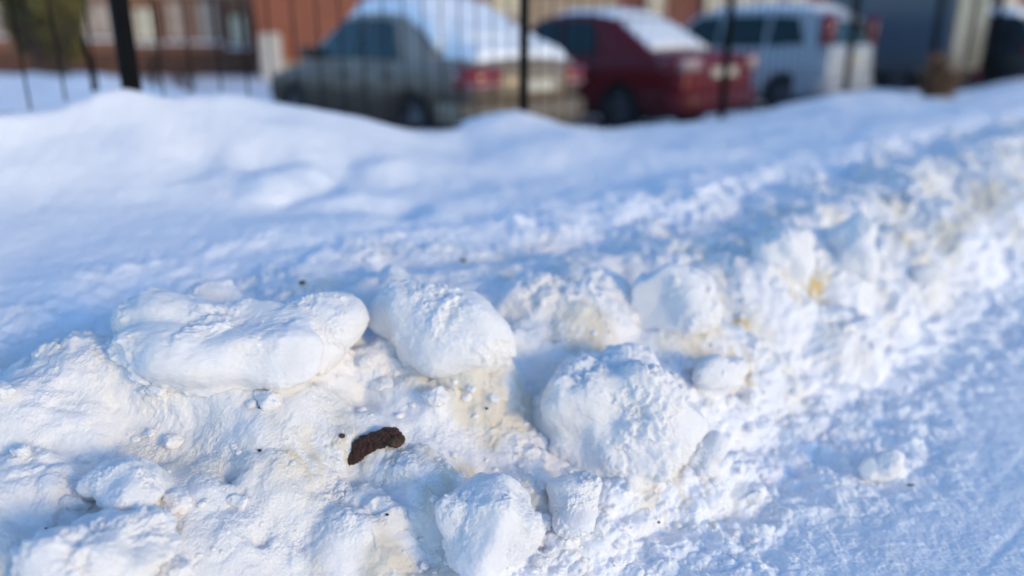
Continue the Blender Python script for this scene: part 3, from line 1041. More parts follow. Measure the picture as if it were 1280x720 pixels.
def wheel(parent, x, y, r, side):
    bm = bmesh.new()
    prof = [(r * .62, -.10), (r * .93, -.105), (r, -.07), (r, .07), (r * .93, .105), (r * .62, .10)]
    seg = 28
    rings = [[(pr * math.cos(2 * math.pi * k / seg), yy, pr * math.sin(2 * math.pi * k / seg)) for (pr, yy) in prof] for k in range(seg)]
    vr = [[bm.verts.new(p) for p in q] for q in rings]
    for k in range(seg):
        for j in range(len(prof)):
            j2 = (j + 1) % len(prof)
            bm.faces.new((vr[k][j], vr[k][j2], vr[(k + 1) % seg][j2], vr[(k + 1) % seg][j]))
    w = obj('wheel', bm, M_TYRE, parent, True)
    w.location = (x, y, r)
    bm = bmesh.new()
    # dished disc with holes read as spokes
    yo = 0.075 * side
    c = bm.verts.new((0, yo + .01 * side, 0))
    prev = None
    inner = [bm.verts.new((r * .2 * math.cos(t), yo + .01 * side, r * .2 * math.sin(t))) for t in [2 * math.pi * k / 20 for k in range(20)]]
    outer = [bm.verts.new((r * .62 * math.cos(t), yo + (.02 if k % 4 < 2 else -.03) * side, r * .62 * math.sin(t))) for k, t in enumerate([2 * math.pi * k / 20 for k in range(20)])]
    for k in range(20):
        bm.faces.new((c, inner[k], inner[(k + 1) % 20]))
        bm.faces.new((inner[k], outer[k], outer[(k + 1) % 20], inner[(k + 1) % 20]))
    rim = obj('rim', bm, M_RIM, w, False)
    return w


def car(name, label, loc, heading, P, mats):
    """P: dict of body dimensions; x forward, origin at the middle of the rear edge on the ground"""
    L_, W, H = P['L'], P['W'], P['H']
    root = thing(name, loc, heading, label, 'car')
    hw = W / 2
    belt = P['belt']
    # side outline of the lower body: stations (x, z_bottom, z_top, width factor)
    st = P['stations']
    rings = []
    for (x, zb, zt, wf) in st:
        w = hw * wf
        zm = zb + (zt - zb) * 0.45
        half = [(w * .88, zb), (w * .97, zb + (zt - zb) * .15), (w, zm), (w * .985, zb + (zt - zb) * .75), (w * .93, zb + (zt - zb) * .95), (w * .80, zt), (w * .35, zt + .025)]
        ring = [(x, y, z) for (y, z) in half] + [(x, -y, z) for (y, z) in half[::-1]]
        rings.append(ring)
    bm = bmesh.new()
    loft(bm, rings)
    body = obj('body', bm, mats['paint'], root, True)
    md = body.modifiers.new('s', 'SUBSURF')
    md.levels = md.render_levels = 2
    cut = bmesh.new()
    r = P['wr']
    for x in (P['xr'], P['xf']):
        m4 = Matrix.Translation((x, 0, r * 1.02)) @ Matrix.Rotation(R(90), 4, 'X')
        bmesh.ops.create_cone(cut, cap_ends=True, segments=32, radius1=r * 1.13, radius2=r * 1.13, depth=W * 1.5, matrix=m4)
    cutter = obj('cut', cut, mats['paint'])
    cutter.parent = root
    mb = body.modifiers.new('b', 'BOOLEAN')
    mb.object = cutter
    mb.operation = 'DIFFERENCE'
    mb.solver = 'EXACT'
    bpy.context.view_layer.update()
    apply_mods(body)
    bpy.data.objects.remove(cutter)
    for p in body.data.polygons:
        p.use_smooth = True
    # wheel well liner and wheels
    bm = bmesh.new()
    add_box(bm, P['xr'] - r * 1.2, P['xf'] + r * 1.2, -hw * .62, hw * .62, 0.16, P['belt'] - 0.25, 0.02)
    obj('underbody', bm, M_BLACK, root)
    for x in (P['xr'], P['xf']):
        for sd in (-1, 1):
            wheel(root, x, sd * (hw - 0.125), r, sd)
    # cabin
    cab = P['cabin']   # list of (x, z) going from rear glass base over the roof to the windscreen base

    def wz(z):
        t = np.clip((z - belt) / (H - belt), 0, 1)
        return hw * (P['wb'] + (P['wt'] - P['wb']) * t)
    bm = bmesh.new()
    lo = belt - 0.10
    prof = [(cab[0][0], lo)] + cab + [(cab[-1][0], lo)]
    sl = []
    for yy in (-1, -.86, -.5, 0, .5, .86, 1):
        crown = (1 - yy * yy) * 0.035
        sl.append([(x, yy * wz(z), z + crown * np.clip((z - belt) / (H - belt), 0, 1)) for (x, z) in prof])
    loft(bm, sl)
    cabin = obj('cabin', bm, mats['paint'], root, True)
    mdb = cabin.modifiers.new('bev', 'BEVEL')
    mdb.width = 0.05
    mdb.segments = 3
    mdb.limit_method = 'ANGLE'
    mdb.angle_limit = R(28)

    def panel(nm, pts, mat, thick=0.012):
        """a pane through four corner points pushed 6 mm out of the body"""
        v = [Vector(p) for p in pts]
        nrm = (v[1] - v[0]).cross(v[-1] - v[0]).normalized()
        c = sum(v, Vector()) / len(v)
        out = c - Vector((c.x * 0 + 0.5 * L_, 0, 0.6))
        if nrm.dot(out) < 0:
            nrm = -nrm
        bm = bmesh.new()
        a = [bm.verts.new(p + nrm * 0.016) for p in v]
        b = [bm.verts.new(p - nrm * 0.03) for p in v]
        bm.faces.new(a)
        bm.faces.new(b[::-1])
        for i in range(len(v)):
            j = (i + 1) % len(v)
            bm.faces.new((a[i], b[i], b[j], a[j]))
        return obj(nm, bm, mat, root)

    for sd in (-1, 1):
        for quad in P['side_windows']:
            panel('side_window', [(x, sd * wz(z), z) for (x, z) in quad], mats.get('glass', M_GLASS))
        bm = bmesh.new()
        mx, mz = P['mirror']
        add_box(bm, mx - .06, mx + .10, sd * (hw + .02) - .10, sd * (hw + .02) + .10, mz, mz + .15, .04, 3)
        obj('side_mirror', bm, M_BLACK, root, True)
        for hx in P['handles']:
            bm = bmesh.new()
            add_box(bm, hx, hx + .16, sd * (hw * .985) - .02, sd * (hw * .985) + .02, belt - .16, belt - .125, .008, 2)
            obj('door_handle', bm, mats.get('trim', M_BLACK), root)
    (xa, za), (xb, zb) = P['rear_glass']
    panel('rear_window', [(xa, -wz(za) * .84, za), (xa, wz(za) * .84, za), (xb, wz(zb) * .84, zb), (xb, -wz(zb) * .84, zb)], mats.get('rear_glass', M_FROST))
    (xa, za), (xb, zb) = P['front_glass']
    panel('windscreen', [(xa, -wz(za) * .88, za), (xa, wz(za) * .88, za), (xb, wz(zb) * .88, zb), (xb, -wz(zb) * .88, zb)], M_GLASS)
    # bumper, lamps, plate
    bm = bmesh.new()
    bz0, bz1 = P['bumper']
    rg = []
    for (yy, dx) in ((-1.0, .55), (-1.02, .25), (-.93, .02), (-.6, -.05), (0, -.07), (.6, -.05), (.93, .02), (1.02, .25), (1.0, .55)):
        rg.append([(dx, yy * hw * .97, bz0), (dx - .04, yy * hw, bz0 + .05), (dx - .05, yy * hw, bz1 - .04), (dx, yy * hw * .97, bz1), (dx + .12, yy * hw * .86, bz1), (dx + .12, yy * hw * .86, bz0)])
    loft(bm, rg)
    obj('bumper', bm, mats.get('bumper', mats['paint']), root, True)
    for sd in (-1, 1):
        lx0, lx1, ly, lz0, lz1 = P['lamp']
        bm = bmesh.new()
        rg = []
        for (dx, yy) in ((P.get('lamp_back', -.025), sd * ly), (P.get('lamp_back', -.025) + .005, sd * hw * .90), (.06 + lx0, sd * hw * 1.0), (lx1, sd * hw * 1.005)):
            rg.append([(dx, yy, lz0), (dx, yy, lz1), (dx + .08, yy * .93, lz1 - .01), (dx + .08, yy * .93, lz0 + .01)])
        loft(bm, rg)
        obj('tail_lamp', bm, mats.get('lamp', M_LAMP), root, True)
        bm = bmesh.new()
        rg = []
        zz = lz0 + (lz1 - lz0) * P.get('lw', .25)
        for (dx, yy) in ((P.get('lamp_back', -.025) - .012, sd * (ly + .03)), (P.get('lamp_back', -.025) - .008, sd * hw * .89), (.05 + lx0, sd * hw * 1.012)):
            rg.append([(dx, yy, lz0 + .02), (dx, yy, zz), (dx + .05, yy * .95, zz), (dx + .05, yy * .95, lz0 + .02)])
        loft(bm, rg)
        obj('reversing_lamp', bm, M_LAMPW, root, True)
    if 'boot' in P:
        z0_, z1_, wf_ = P['boot']
        bm = bmesh.new()
        rg = []
        for (dx, yy) in ((.05, -1.0), (-.035, -.85), (-.06, -.4), (-.065, 0), (-.06, .4), (-.035, .85), (.05, 1.0)):
            rg.append([(dx - .01, yy * hw * wf_, z0_), (dx - .02, yy * hw * wf_, (z0_ + z1_) / 2), (dx + .02, yy * hw * wf_ * .96, z1_), (dx + .1, yy * hw * wf_ * .9, z1_), (dx + .1, yy * hw * wf_ * .9, z0_)])
        loft(bm, rg)
        obj('boot_lid', bm, mats['boot'], root, True)
    pz, pxx = P['plate']
    bm = bmesh.new()
    add_box(bm, pxx - .012, pxx + .03, -.26, .26, pz, pz + .112, .004)
    obj('number_plate', bm, M_PLATE, root)
    bm = bmesh.new()
    for sd in (-1, 1):
        add_box(bm, L_ - .12, L_ + .01, sd * hw * .55 - .18, sd * hw * .55 + .18, .58, .72, .03, 2)
    obj('headlight', bm, M_LAMPW, root, True)
    # snow lying on the car
    for si, q in enumerate(P.get('snow', [])):
        bm = bmesh.new()
        sl = []
        th = q['t']
        pts = q['pts']
        fine_ = []
        for i in range(len(pts) - 1):
            for k in range(7):
                t = k / 7
                fine_.append((pts[i][0] + (pts[i + 1][0] - pts[i][0]) * t, pts[i][1] + (pts[i + 1][1] - pts[i][1]) * t))
        fine_.append(pts[-1])
        ys = np.linspace(-1, 1, 17)
        top, bot = [], []
        n_ = len(fine_)
        for i, (x, z) in enumerate(fine_):
            ed = min(1, (min(i, n_ - 1 - i)) / 4.0)
            ed = math.sqrt(max(0.0, 1 - (1 - ed) ** 2))
            ra, rb = [], []
            for yy in ys:
                w = q['w'] * hw if 'w' in q else wz(z) * q.get('wk', 1.0)
                ed2 = math.sqrt(max(0.0, 1 - abs(yy) ** 6))
                nz_ = 1 + .28 * float(perlin(np.array(x * 2.3 + si), np.array(yy * 1.7 + 9.0), 400 + si))
                cr = (1 - yy * yy) * .03
                ra.append(bm.verts.new((x - th * .25 * ed * q.get('lean', 0), yy * w, z + cr + .004 + th * ed * ed2 * nz_)))
                rb.append(bm.verts.new((x, yy * w, z + cr - .03)))
            top.append(ra)
            bot.append(rb)
        m_ = len(ys)
        for i in range(n_ - 1):
            for k in range(m_ - 1):
                bm.faces.new((top[i][k], top[i][k + 1], top[i + 1][k + 1], top[i + 1][k]))
                bm.faces.new((bot[i][k], bot[i + 1][k], bot[i + 1][k + 1], bot[i][k + 1]))
            bm.faces.new((top[i][0], top[i + 1][0], bot[i + 1][0], bot[i][0]))
            bm.faces.new((top[i][-1], bot[i][-1], bot[i + 1][-1], top[i + 1][-1]))
        for k in range(m_ - 1):
            bm.faces.new((top[0][k], bot[0][k], bot[0][k + 1], top[0][k + 1]))
            bm.faces.new((top[-1][k], top[-1][k + 1], bot[-1][k + 1], bot[-1][k]))
        so = obj('snow_cover', bm, M_CARSNOW, root, True)
    return root


HEAD = math.atan2(SX, -SY)     # cars point straight away from the fence


def corner_to_origin(px, depth, W, z=0.6):
    """ground point of the middle of the rear edge, when the rear left corner shows at pixel column px at that depth"""
    x = (px - 640) / F_PX * depth
    y = (depth - (CAM_H - z) * sp) / cp
    return (x + SX * W / 2, y + SY * W / 2, 0.0)


def sedan(L_=4.40, W=1.70, H=1.45, belt=.93, deck=1.0):
    return dict(L=L_, W=W, H=H, belt=belt, wr=.305, xr=.98, xf=L_ - .88, wb=.90, wt=.68,
                stations=[(.0, .42, .80, .86), (.04, .36, deck - .04, .93), (.25, .24, deck, .985), (.98, .20, deck - .01, 1.0), (1.5, .20, belt + .01, 1.0), (2.6, .20, belt, 1.0),
                          (3.1, .20, belt - .02, 1.0), (3.7, .22, .84, .98), (4.15 * L_ / 4.4, .26, .76, .94), (L_ - .03, .34, .66, .86), (L_, .42, .60, .80)],
                cabin=[(.62, deck - .04), (1.30, H - .06), (1.62, H - .005), (2.20, H), (2.52, H - .05), (3.38, belt - .02)],
                side_windows=[[(2.10, belt + .02), (3.06, belt + .02), (2.52, H - .10), (2.10, H - .08)],
                              [(1.30, belt + .02), (2.03, belt + .02), (2.03, H - .08), (1.52, H - .11)]],
                mirror=(2.95, belt + .0), handles=(1.35, 2.2), rear_glass=((.74, deck + .03), (1.24, H - .10)),
                front_glass=((3.26, belt + .05), (2.60, H - .09)), bumper=(.28, .56), lamp=(.0, .26, .46, .70, .90), plate=(.72, -.02))


# silver sedan under thick snow
P = sedan(4.40, 1.70, 1.46)
P['snow'] = [dict(t=.14, wk=1.0, pts=[(2.45, 1.44), (2.1, 1.46), (1.62, 1.455), (1.28, 1.41), (.95, 1.26), (.66, 1.08)]),
             dict(t=.13, w=.72, pts=[(1.25, 1.38), (.95, 1.25), (.62, 1.13), (.32, 1.02)]),
             dict(t=.15, w=.80, pts=[(.74, .985), (.45, 1.0), (.10, .955)])]
P['boot'] = (.57, .93, .62)
P['plate'] = (.66, -.075)
silver = car('sedan', 'dirty silver sedan with thick snow over roof and boot', corner_to_origin(588, 7.4, 1.70), HEAD, P,
             dict(paint=paint('silver_paint', (0.30, 0.255, 0.215), (0.062, 0.043, 0.028), (0.55, 1.05), .97, .0, 0.05),
                  bumper=paint('dirty_sunlit_bumper', (0.26, 0.20, 0.13), (0.13, 0.095, 0.06), (0.3, 0.8), .8, .1), boot=paint('dirty_sunlit_boot', (0.30, 0.225, 0.14), (0.17, 0.12, 0.075), (0.3, 0.8), .7, .1), rear_glass=M_FROST))  # tan bumper and boot: road grime plus warm sunlight put into the colour

# dark red sedan
P = sedan(4.45, 1.74, 1.47, .95, 1.02)
P['cabin'] = [(.55, .98), (1.28, 1.40), (1.70, 1.465), (2.15, 1.47), (2.55, 1.42), (3.42, .93)]
P['rear_glass'] = ((.66, 1.05), (1.24, 1.375))
P['side_windows'] = [[(2.12, .97), (3.05, .97), (2.55, 1.36), (2.12, 1.39)], [(1.42, .97), (2.05, .97), (2.05, 1.39), (1.55, 1.36)]]
P['lamp'] = (.0, .34, .50, .78, .98)
P['lw'] = .85
P['snow'] = [dict(t=.05, wk=.9, pts=[(2.4, 1.44), (2.1, 1.47), (1.7, 1.465), (1.28, 1.40)]), dict(t=.03, wk=.86, pts=[(1.2, 1.37), (.9, 1.195), (.64, 1.04)])]
red = car('sedan', 'dark red sedan with lightly snowed rear window, behind the fence', corner_to_origin(852, 9.0, 1.74), HEAD, P,
          dict(paint=paint('red_paint', (0.14, 0.001, 0.005), (0.035, 0.003, 0.005), (0.3, 0.75), .7, .0, 0.1), rear_glass=M_FROST))

# pale grey-blue hatchback / minivan
P = sedan(4.15, 1.70, 1.60, .98, 1.0)
P['stations'] = [(.0, .40, .92, .90), (.03, .34, 1.0, .95), (.25, .24, 1.02, .985), (.80, .20, 1.0, 1.0), (1.5, .20, .99, 1.0), (2.6, .20, .98, 1.0), (3.0, .20, .96, 1.0), (3.5, .22, .90, .98),
                 (3.9, .26, .80, .94), (4.12, .34, .68, .86), (4.15, .42, .62, .80)]
P['cabin'] = [(.03, .99), (.24, 1.46), (.42, 1.565), (1.1, 1.60), (2.1, 1.585), (2.45, 1.53), (3.25, .95)]
P['xr'], P['xf'], P['wb'], P['wt'] = .74, 3.35, .93, .76
P['side_windows'] = [[(2.0, 1.02), (2.95, 1.02), (2.42, 1.47), (2.0, 1.50)], [(1.15, 1.03), (1.92, 1.02), (1.92, 1.50), (1.15, 1.50)], [(.48, 1.08), (1.06, 1.04), (1.06, 1.50), (.62, 1.46)]]
P['rear_glass'] = ((.06, 1.06), (.22, 1.42))
P['front_glass'] = ((3.14, 1.02), (2.54, 1.47))
P['lamp'] = (.0, .16, .74, 1.06, 1.50)
P['lamp_back'] = .02
P['lw'] = .2
P['plate'] = (.80, -.01)
P['mirror'] = (2.85, 1.0)
P['snow'] = [dict(t=.07, wk=.93, pts=[(2.3, 1.55), (2.0, 1.585), (1.1, 1.60), (.42, 1.565)])]
mpv = car('hatchback', 'pale silver hatchback with tall red tail lamp beside the red sedan', corner_to_origin(1034, 11.5, 1.70), HEAD, P,
          dict(paint=paint('ice_paint', (0.44, 0.44, 0.46), (0.13, 0.12, 0.11), (0.15, 0.6), .8, .1), rear_glass=M_GLASS))

# black car at the far right
P = sedan(4.4, 1.78, 1.62, 1.0, 1.02)
P['stations'] = [(.0, .42, .95, .90), (.03, .36, 1.02, .95), (.25, .28, 1.04, .985), (.80, .26, 1.02, 1.0), (1.5, .26, 1.01, 1.0), (2.6, .26, 1.0, 1.0), (3.1, .26, .98, 1.0), (3.7, .28, .94, .98),
                 (4.15, .30, .86, .94), (4.37, .36, .72, .86), (4.4, .44, .66, .80)]
P['cabin'] = [(.05, 1.0), (.34, 1.48), (.5, 1.575), (1.1, 1.62), (2.1, 1.60), (2.45, 1.55), (3.2, .97)]
P['side_windows'] = [[(2.0, 1.04), (2.9, 1.04), (2.42, 1.49), (2.0, 1.52)], [(1.15, 1.05), (1.92, 1.04), (1.92, 1.52), (1.15, 1.52)]]
P['rear_glass'] = ((.10, 1.08), (.31, 1.43))
P['front_glass'] = ((3.1, 1.04), (2.54, 1.49))
P['lamp'] = (.0, .2, .62, .86, 1.0)
P['wr'] = .34
P['snow'] = [dict(t=.10, wk=.95, pts=[(2.4, 1.56), (2.0, 1.60), (1.1, 1.62), (.45, 1.57)])]
blk = car('dark_car', 'black car with snowy roof at the right edge behind the fence', corner_to_origin(1292, 14.6, 1.78), HEAD, P,
          dict(paint=paint('black_paint', (0.012, 0.013, 0.018), (0.03, 0.027, 0.025), (0.3, 0.7), .8, .2), rear_glass=M_GLASS))


# small box truck
def box_truck():
    W = 1.75
    o = corner_to_origin(1184, 13.4, W)
    root = thing('box_truck', o, HEAD, 'small grey box truck parked between the hatchback and the black car', 'truck')
    m_side = paint('truck_shaded_side', (0.085, 0.11, 0.145), (0.07, 0.06, 0.05), (0.5, 1.0), .8, .1)  # dark blue-grey: the shade on the side is put into its colour
    m_rear = paint('truck_sunlit_rear', (0.27, 0.255, 0.21), (0.14, 0.12, 0.095), (0.5, 1.0), .8, .0)  # paler beige: warm sun on the doors painted in
    bm = bmesh.new()
    add_box(bm, .03, 2.30, -W / 2, W / 2, .55, 2.55, .025, 2)
    obj('cargo_box', bm, m_side, root)
    for sd in (-1, 1):
        bm = bmesh.new()
        add_box(bm, -.005, .028, min(sd * .012, sd * W * .475), max(sd * .012, sd * W * .475), .60, 2.50, .006)
        d_ = obj('rear_door', bm, m_rear, root)
        bm = bmesh.new()
        add_tube(bm, [(-.02, sd * .12, .7), (-.02, sd * .12, 2.4)], [.014, .014], 8)
        obj('lock_rod', bm, M_BLACK, d_, True)
    bm = bmesh.new()
    add_box(bm, .05, 4.2, -.45, .45, .40, .548, .01)
    obj('chassis', bm, M_BLACK, root)
    bm = bmesh.new()
    prof = [(2.42, .45), (2.42, 1.68), (2.62, 1.80), (3.2, 1.80), (3.75, 1.18), (4.35, 1.02), (4.45, .6), (4.40, .42)]
    sl = [[(x, yy * (W / 2) * (.96 if z < 1.2 else .82 + .14 * (1.8 - z) / .6), z) for (x, z) in prof] for yy in (-1, -.5, 0, .5, 1)]
    loft(bm, sl)
    cab = obj('cab', bm, m_side, root, False)
    for sd in (-1, 1):
        bm = bmesh.new()
        pts = [(2.62, 1.22), (3.55, 1.22), (3.15, 1.70), (2.66, 1.70)]
        v = []
        for e in (.0, .03):
            v.append([bm.verts.new((x, sd * ((W / 2) * (.82 + .14 * (1.8 - z) / .6) + e - .012), z)) for (x, z) in pts])
        bm.faces.new(v[0]); bm.faces.new(v[1][::-1])
        for i in range(4):
            bm.faces.new((v[0][i], v[0][(i + 1) % 4], v[1][(i + 1) % 4], v[1][i]))
        obj('side_window', bm, M_GLASS, root)
        bm = bmesh.new()
        add_box(bm, -.04, .06, sd * .72 - .09, sd * .72 + .09, .40, .53, .02, 2)
        obj('tail_lamp', bm, M_LAMP, root)
        for x in (.85, 3.55):
            wheel(root, x, sd * (W / 2 - .13), .33, sd)
    bm = bmesh.new()
    add_box(bm, -.06, .02, -.55, .55, .30, .39, .01)
    obj('bumper', bm, M_BLACK, root)


box_truck()

# ------------------------------------------------------------------ dry weeds by the far fence post
M_WEED = simple('dry_weed', (0.20, 0.11, 0.055), 0.9, col2=(0.11, 0.06, 0.03), scale=6)


def weeds(px, py, n, hgt, spread, label, mat, name='dry_weeds'):
    x, y, z = px_on_n(px, py, N_FENCE - 0.75)
    root = thing(name, (x, y, z - .05), 0, label, 'plant')
    bm = bmesh.new()
    r = random.Random(px)
    for i in range(n):
        a, rad = r.random() * 6.28, spread * math.sqrt(r.random())
        bx_, by_ = rad * math.cos(a), rad * math.sin(a)
        h_ = hgt * r.uniform(.45, 1)
        lx, ly = r.gauss(0, .09), r.gauss(0, .09)
        add_tube(bm, [(bx_, by_, 0), (bx_ + lx * .4, by_ + ly * .4, h_ * .5), (bx_ + lx, by_ + ly, h_)], [.008, .006, .003], 4)
        for k in range(5):
            t = r.uniform(.35, 1)
            cx, cy, cz = bx_ + lx * t, by_ + ly * t, h_ * t
            d = Vector((r.gauss(0, 1), r.gauss(0, 1), r.gauss(.3, .6))).normalized()
            e = d.orthogonal().normalized()
            w_, l_ = .018, r.uniform(.05, .11)
            p = Vector((cx, cy, cz))
            bm.faces.new([bm.verts.new(q) for q in (p, p + d * l_ * .5 + e * w_, p + d * l_, p + d * l_ * .5 - e * w_)])
    obj('stems', bm, mat, root, recalc=False)


weeds(1168, 140, 110, .74, .10, 'brown dry weeds standing in snow by the far fence post', M_WEED)

def bare_shrub(px, y, hgt, label, seed):
    x = (px - 640) / (F_PX / cp) * y
    zb = float(z_base(np.array([x]), np.array([y]))[0])
    root = thing('bare_shrub', (x, y, zb - .05), 0, label, 'shrub', 'bare shrubs before the brown house')
    r = random.Random(seed)
    bm = bmesh.new()

    def grow(p, d, l, rad, depth):
        q = p + d * l * .5 + Vector((r.gauss(0, .03), r.gauss(0, .03), 0))
        e = p + d * l
        add_tube(bm, [p, q, e], [rad, rad * .8, rad * .6], 5)
        if depth:
            for _ in range(r.choice((2, 3, 3))):
                grow(e if r.random() < .6 else q, (d + Vector((r.gauss(0, .45), r.gauss(0, .45), r.gauss(.1, .25)))).normalized(), l * r.uniform(.55, .8), rad * .58, depth - 1)
    for _ in range(9):
        grow(Vector((r.gauss(0, .12), r.gauss(0, .12), 0)), Vector((r.gauss(0, .3), r.gauss(0, .3), 1)).normalized(), hgt * r.uniform(.38, .55), .022, 3)
    obj('branches', bm, M_TWIG, root, recalc=False)


M_TWIG = simple('twig', (0.045, 0.028, 0.020), .9, noise=.4, scale=10)
bare_shrub(222, 17.5, 1.0, 'low dark bare shrub under the pale windows of the brown house', 61)
bare_shrub(62, 14.0, 1.15, 'dark bare shrub in front of the olive evergreens', 62)
bare_shrub(182, 19.0, .8, 'smaller bare shrub just past the thick iron post', 63)

# ------------------------------------------------------------------ buildings
def brick(name, c1, c2, mortar, scale=4.0, rough=.85):
    m, nt, b = new_mat(name)
    L = nt.links.new
    tc = N(nt, 'ShaderNodeTexCoord')
    mp = N(nt, 'ShaderNodeMapping')
    mp.inputs['Rotation'].default_value = (R(90), 0, 0)
    L(tc.outputs['Object'], mp.inputs['Vector'])
    br = N(nt, 'ShaderNodeTexBrick', Scale=scale)
    br.inputs['Color1'].default_value = (*c1, 1)
    br.inputs['Color2'].default_value = (*c2, 1)
    br.inputs['Mortar'].default_value = (*mortar, 1)
    br.inputs['Mortar Size'].default_value = .015
    L(mp.outputs['Vector'], br.inputs['Vector'])
    nz = N(nt, 'ShaderNodeTexNoise', Scale=1.4, Detail=5.0)
    L(tc.outputs['Object'], nz.inputs['Vector'])
    mx = N(nt, 'ShaderNodeMix', data_type='RGBA', blend_type='MULTIPLY')
    mx.inputs['Factor'].default_value = .5
    L(br.outputs['Color'], mx.inputs['A'])
    L(nz.outputs['Color'], mx.inputs['B'])
    L(br.outputs['Color'], mx.inputs['A'])
    L(mx.outputs['Result'], b.inputs['Base Color'])
    b.inputs['Roughness'].default_value = rough
    return m


M_BROWN = brick('brown_brick', (0.38, 0.155, 0.075), (0.28, 0.11, 0.055), (0.32, 0.24, 0.18))
M_TERRA = simple('terracotta_board', (0.33, 0.105, 0.055), .8, noise=.25, scale=3)
M_RED = brick('red_brick', (0.30, 0.085, 0.050), (0.22, 0.06, 0.04), (0.34, 0.26, 0.2))
M_CREAM = simple('cream_render', (0.60, 0.52, 0.38), .9, noise=.15, scale=2)
M_BEIGE = simple('beige_render', (0.42, 0.33, 0.23), .9, noise=.2, scale=2)
M_WFRAME = simple('white_frame', (0.62, 0.56, 0.48), .6, noise=.1, scale=4)
M_DKFRAME = simple('brown_frame', (0.15, 0.06, 0.033), .7, noise=.3, scale=5)
M_CURTAIN = simple('curtained_pane', (0.52, 0.42, 0.33), .5, col2=(0.36, 0.28, 0.22), scale=1.6)
M_CURTAIN2 = simple('bright_pane', (0.78, 0.72, 0.52), .5, col2=(0.62, 0.58, 0.42), scale=1.6)
M_ROOF = simple('snow_roof', (0.85, 0.88, 0.92), .8, noise=.05, scale=2)
M_PLINTH = simple('dark_plinth', (0.13, 0.058, 0.036), .9, noise=.4, scale=3)


def window(parent, x0, x1, z0, z1, y, frame_m, pane_m, mull=1):
    bm = bmesh.new()
    t = .07
    add_box(bm, x0, x1, y - .05, y + .06, z1 - t, z1)
    add_box(bm, x0, x1, y - .05, y + .06, z0, z0 + t)
    add_box(bm, x0, x0 + t, y - .05, y + .06, z0 + t, z1 - t)
    add_box(bm, x1 - t, x1, y - .05, y + .06, z0 + t, z1 - t)
    for k in range(mull):
        xm = x0 + (x1 - x0) * (k + 1) / (mull + 1)
        add_box(bm, xm - .025, xm + .025, y - .045, y + .05, z0 + t, z1 - t)
    w = obj('window', bm, frame_m, parent)
    bm = bmesh.new()
    add_box(bm, x0 + t, x1 - t, y - .015, y + .015, z0 + t, z1 - t)
    obj('pane', bm, pane_m, w)
    bm = bmesh.new()
    add_box(bm, x0 - .06, x1 + .06, y - .16, y - .052, z0 - .07, z0 - .003)
    obj('sill', bm, M_ROOF, w)
    return w


def px_at_y(px, y):
    return (px - 640) / (F_PX / cp) * y


def z_at(py, y):
    hy = 360 - F_PX * math.tan(PITCH)
    return CAM_H + (hy - py) / (F_PX / cp) * y * 1.0


# brown brick house at the left
Yb = 25.0
ox = px_at_y(140, Yb)
house = thing('brown_house', (ox, Yb, 0), 0, 'brown brick house with pale curtained windows behind the fence', 'house')
xl, xr_ = px_at_y(-260, Yb) - ox, px_at_y(322, Yb) - ox
bm = bmesh.new()
add_box(bm, xl, xr_, .0, 8.0, .75, 6.4)
obj('wall', bm, M_BROWN, house)
bm = bmesh.new()
add_box(bm, xl - .05, xr_ + .05, -.06, 8.0, -.1, .748)
obj('plinth', bm, M_PLINTH, house)
for (a, b, t, bt, mt) in ((-200, -150, 5, 46, M_CURTAIN), (-110, -70, 5, 46, M_CURTAIN), (-38, 12, 2, 44, M_CURTAIN), (97, 148, 3, 47, M_CURTAIN), (166, 202, 10, 52, M_CURTAIN2), (206, 242, 2, 51, M_CURTAIN),
                          (243, 280, 2, 51, M_CURTAIN), (284, 314, 18, 57, M_CURTAIN2)):
    window(house, px_at_y(a + 3, Yb) - ox, px_at_y(b - 4, Yb) - ox, z_at(bt, Yb), z_at(t, Yb), 0, M_DKFRAME, mt)
for a in (-190, -90, 10, 110, 200, 270):
    window(house, px_at_y(a, Yb) - ox, px_at_y(a + 38, Yb) - ox, 3.6, 5.0, 0, M_DKFRAME, M_CURTAIN)
bm = bmesh.new()
add_box(bm, xl, xr_, -.12, -.002, z_at(0, Yb) + .10, z_at(0, Yb) + .28)
obj('ledge', bm, M_WFRAME, house)
for a in (156, 203, 282, 318):
    bm = bmesh.new()
    q = px_at_y(a, Yb) - ox
    add_box(bm, q - .07, q + .07, -.14, -.003, .75, 2.2)
    obj('pilaster', bm, M_DKFRAME, house)
bm = bmesh.new()
vs = [bm.verts.new(p) for p in ((xl - .4, -.5, 6.3), (xr_ + .4, -.5, 6.3), (xr_ + .4, 8.5, 6.3), (xl - .4, 8.5, 6.3), (xl - .4, 4, 8.6), (xr_ + .4, 4, 8.6))]
for q in ((0, 1, 5, 4), (2, 3, 4, 5), (0, 4, 3), (1, 2, 5), (0, 3, 2, 1)):
    bm.faces.new([vs[i] for i in q])
obj('roof', bm, M_ROOF, house)

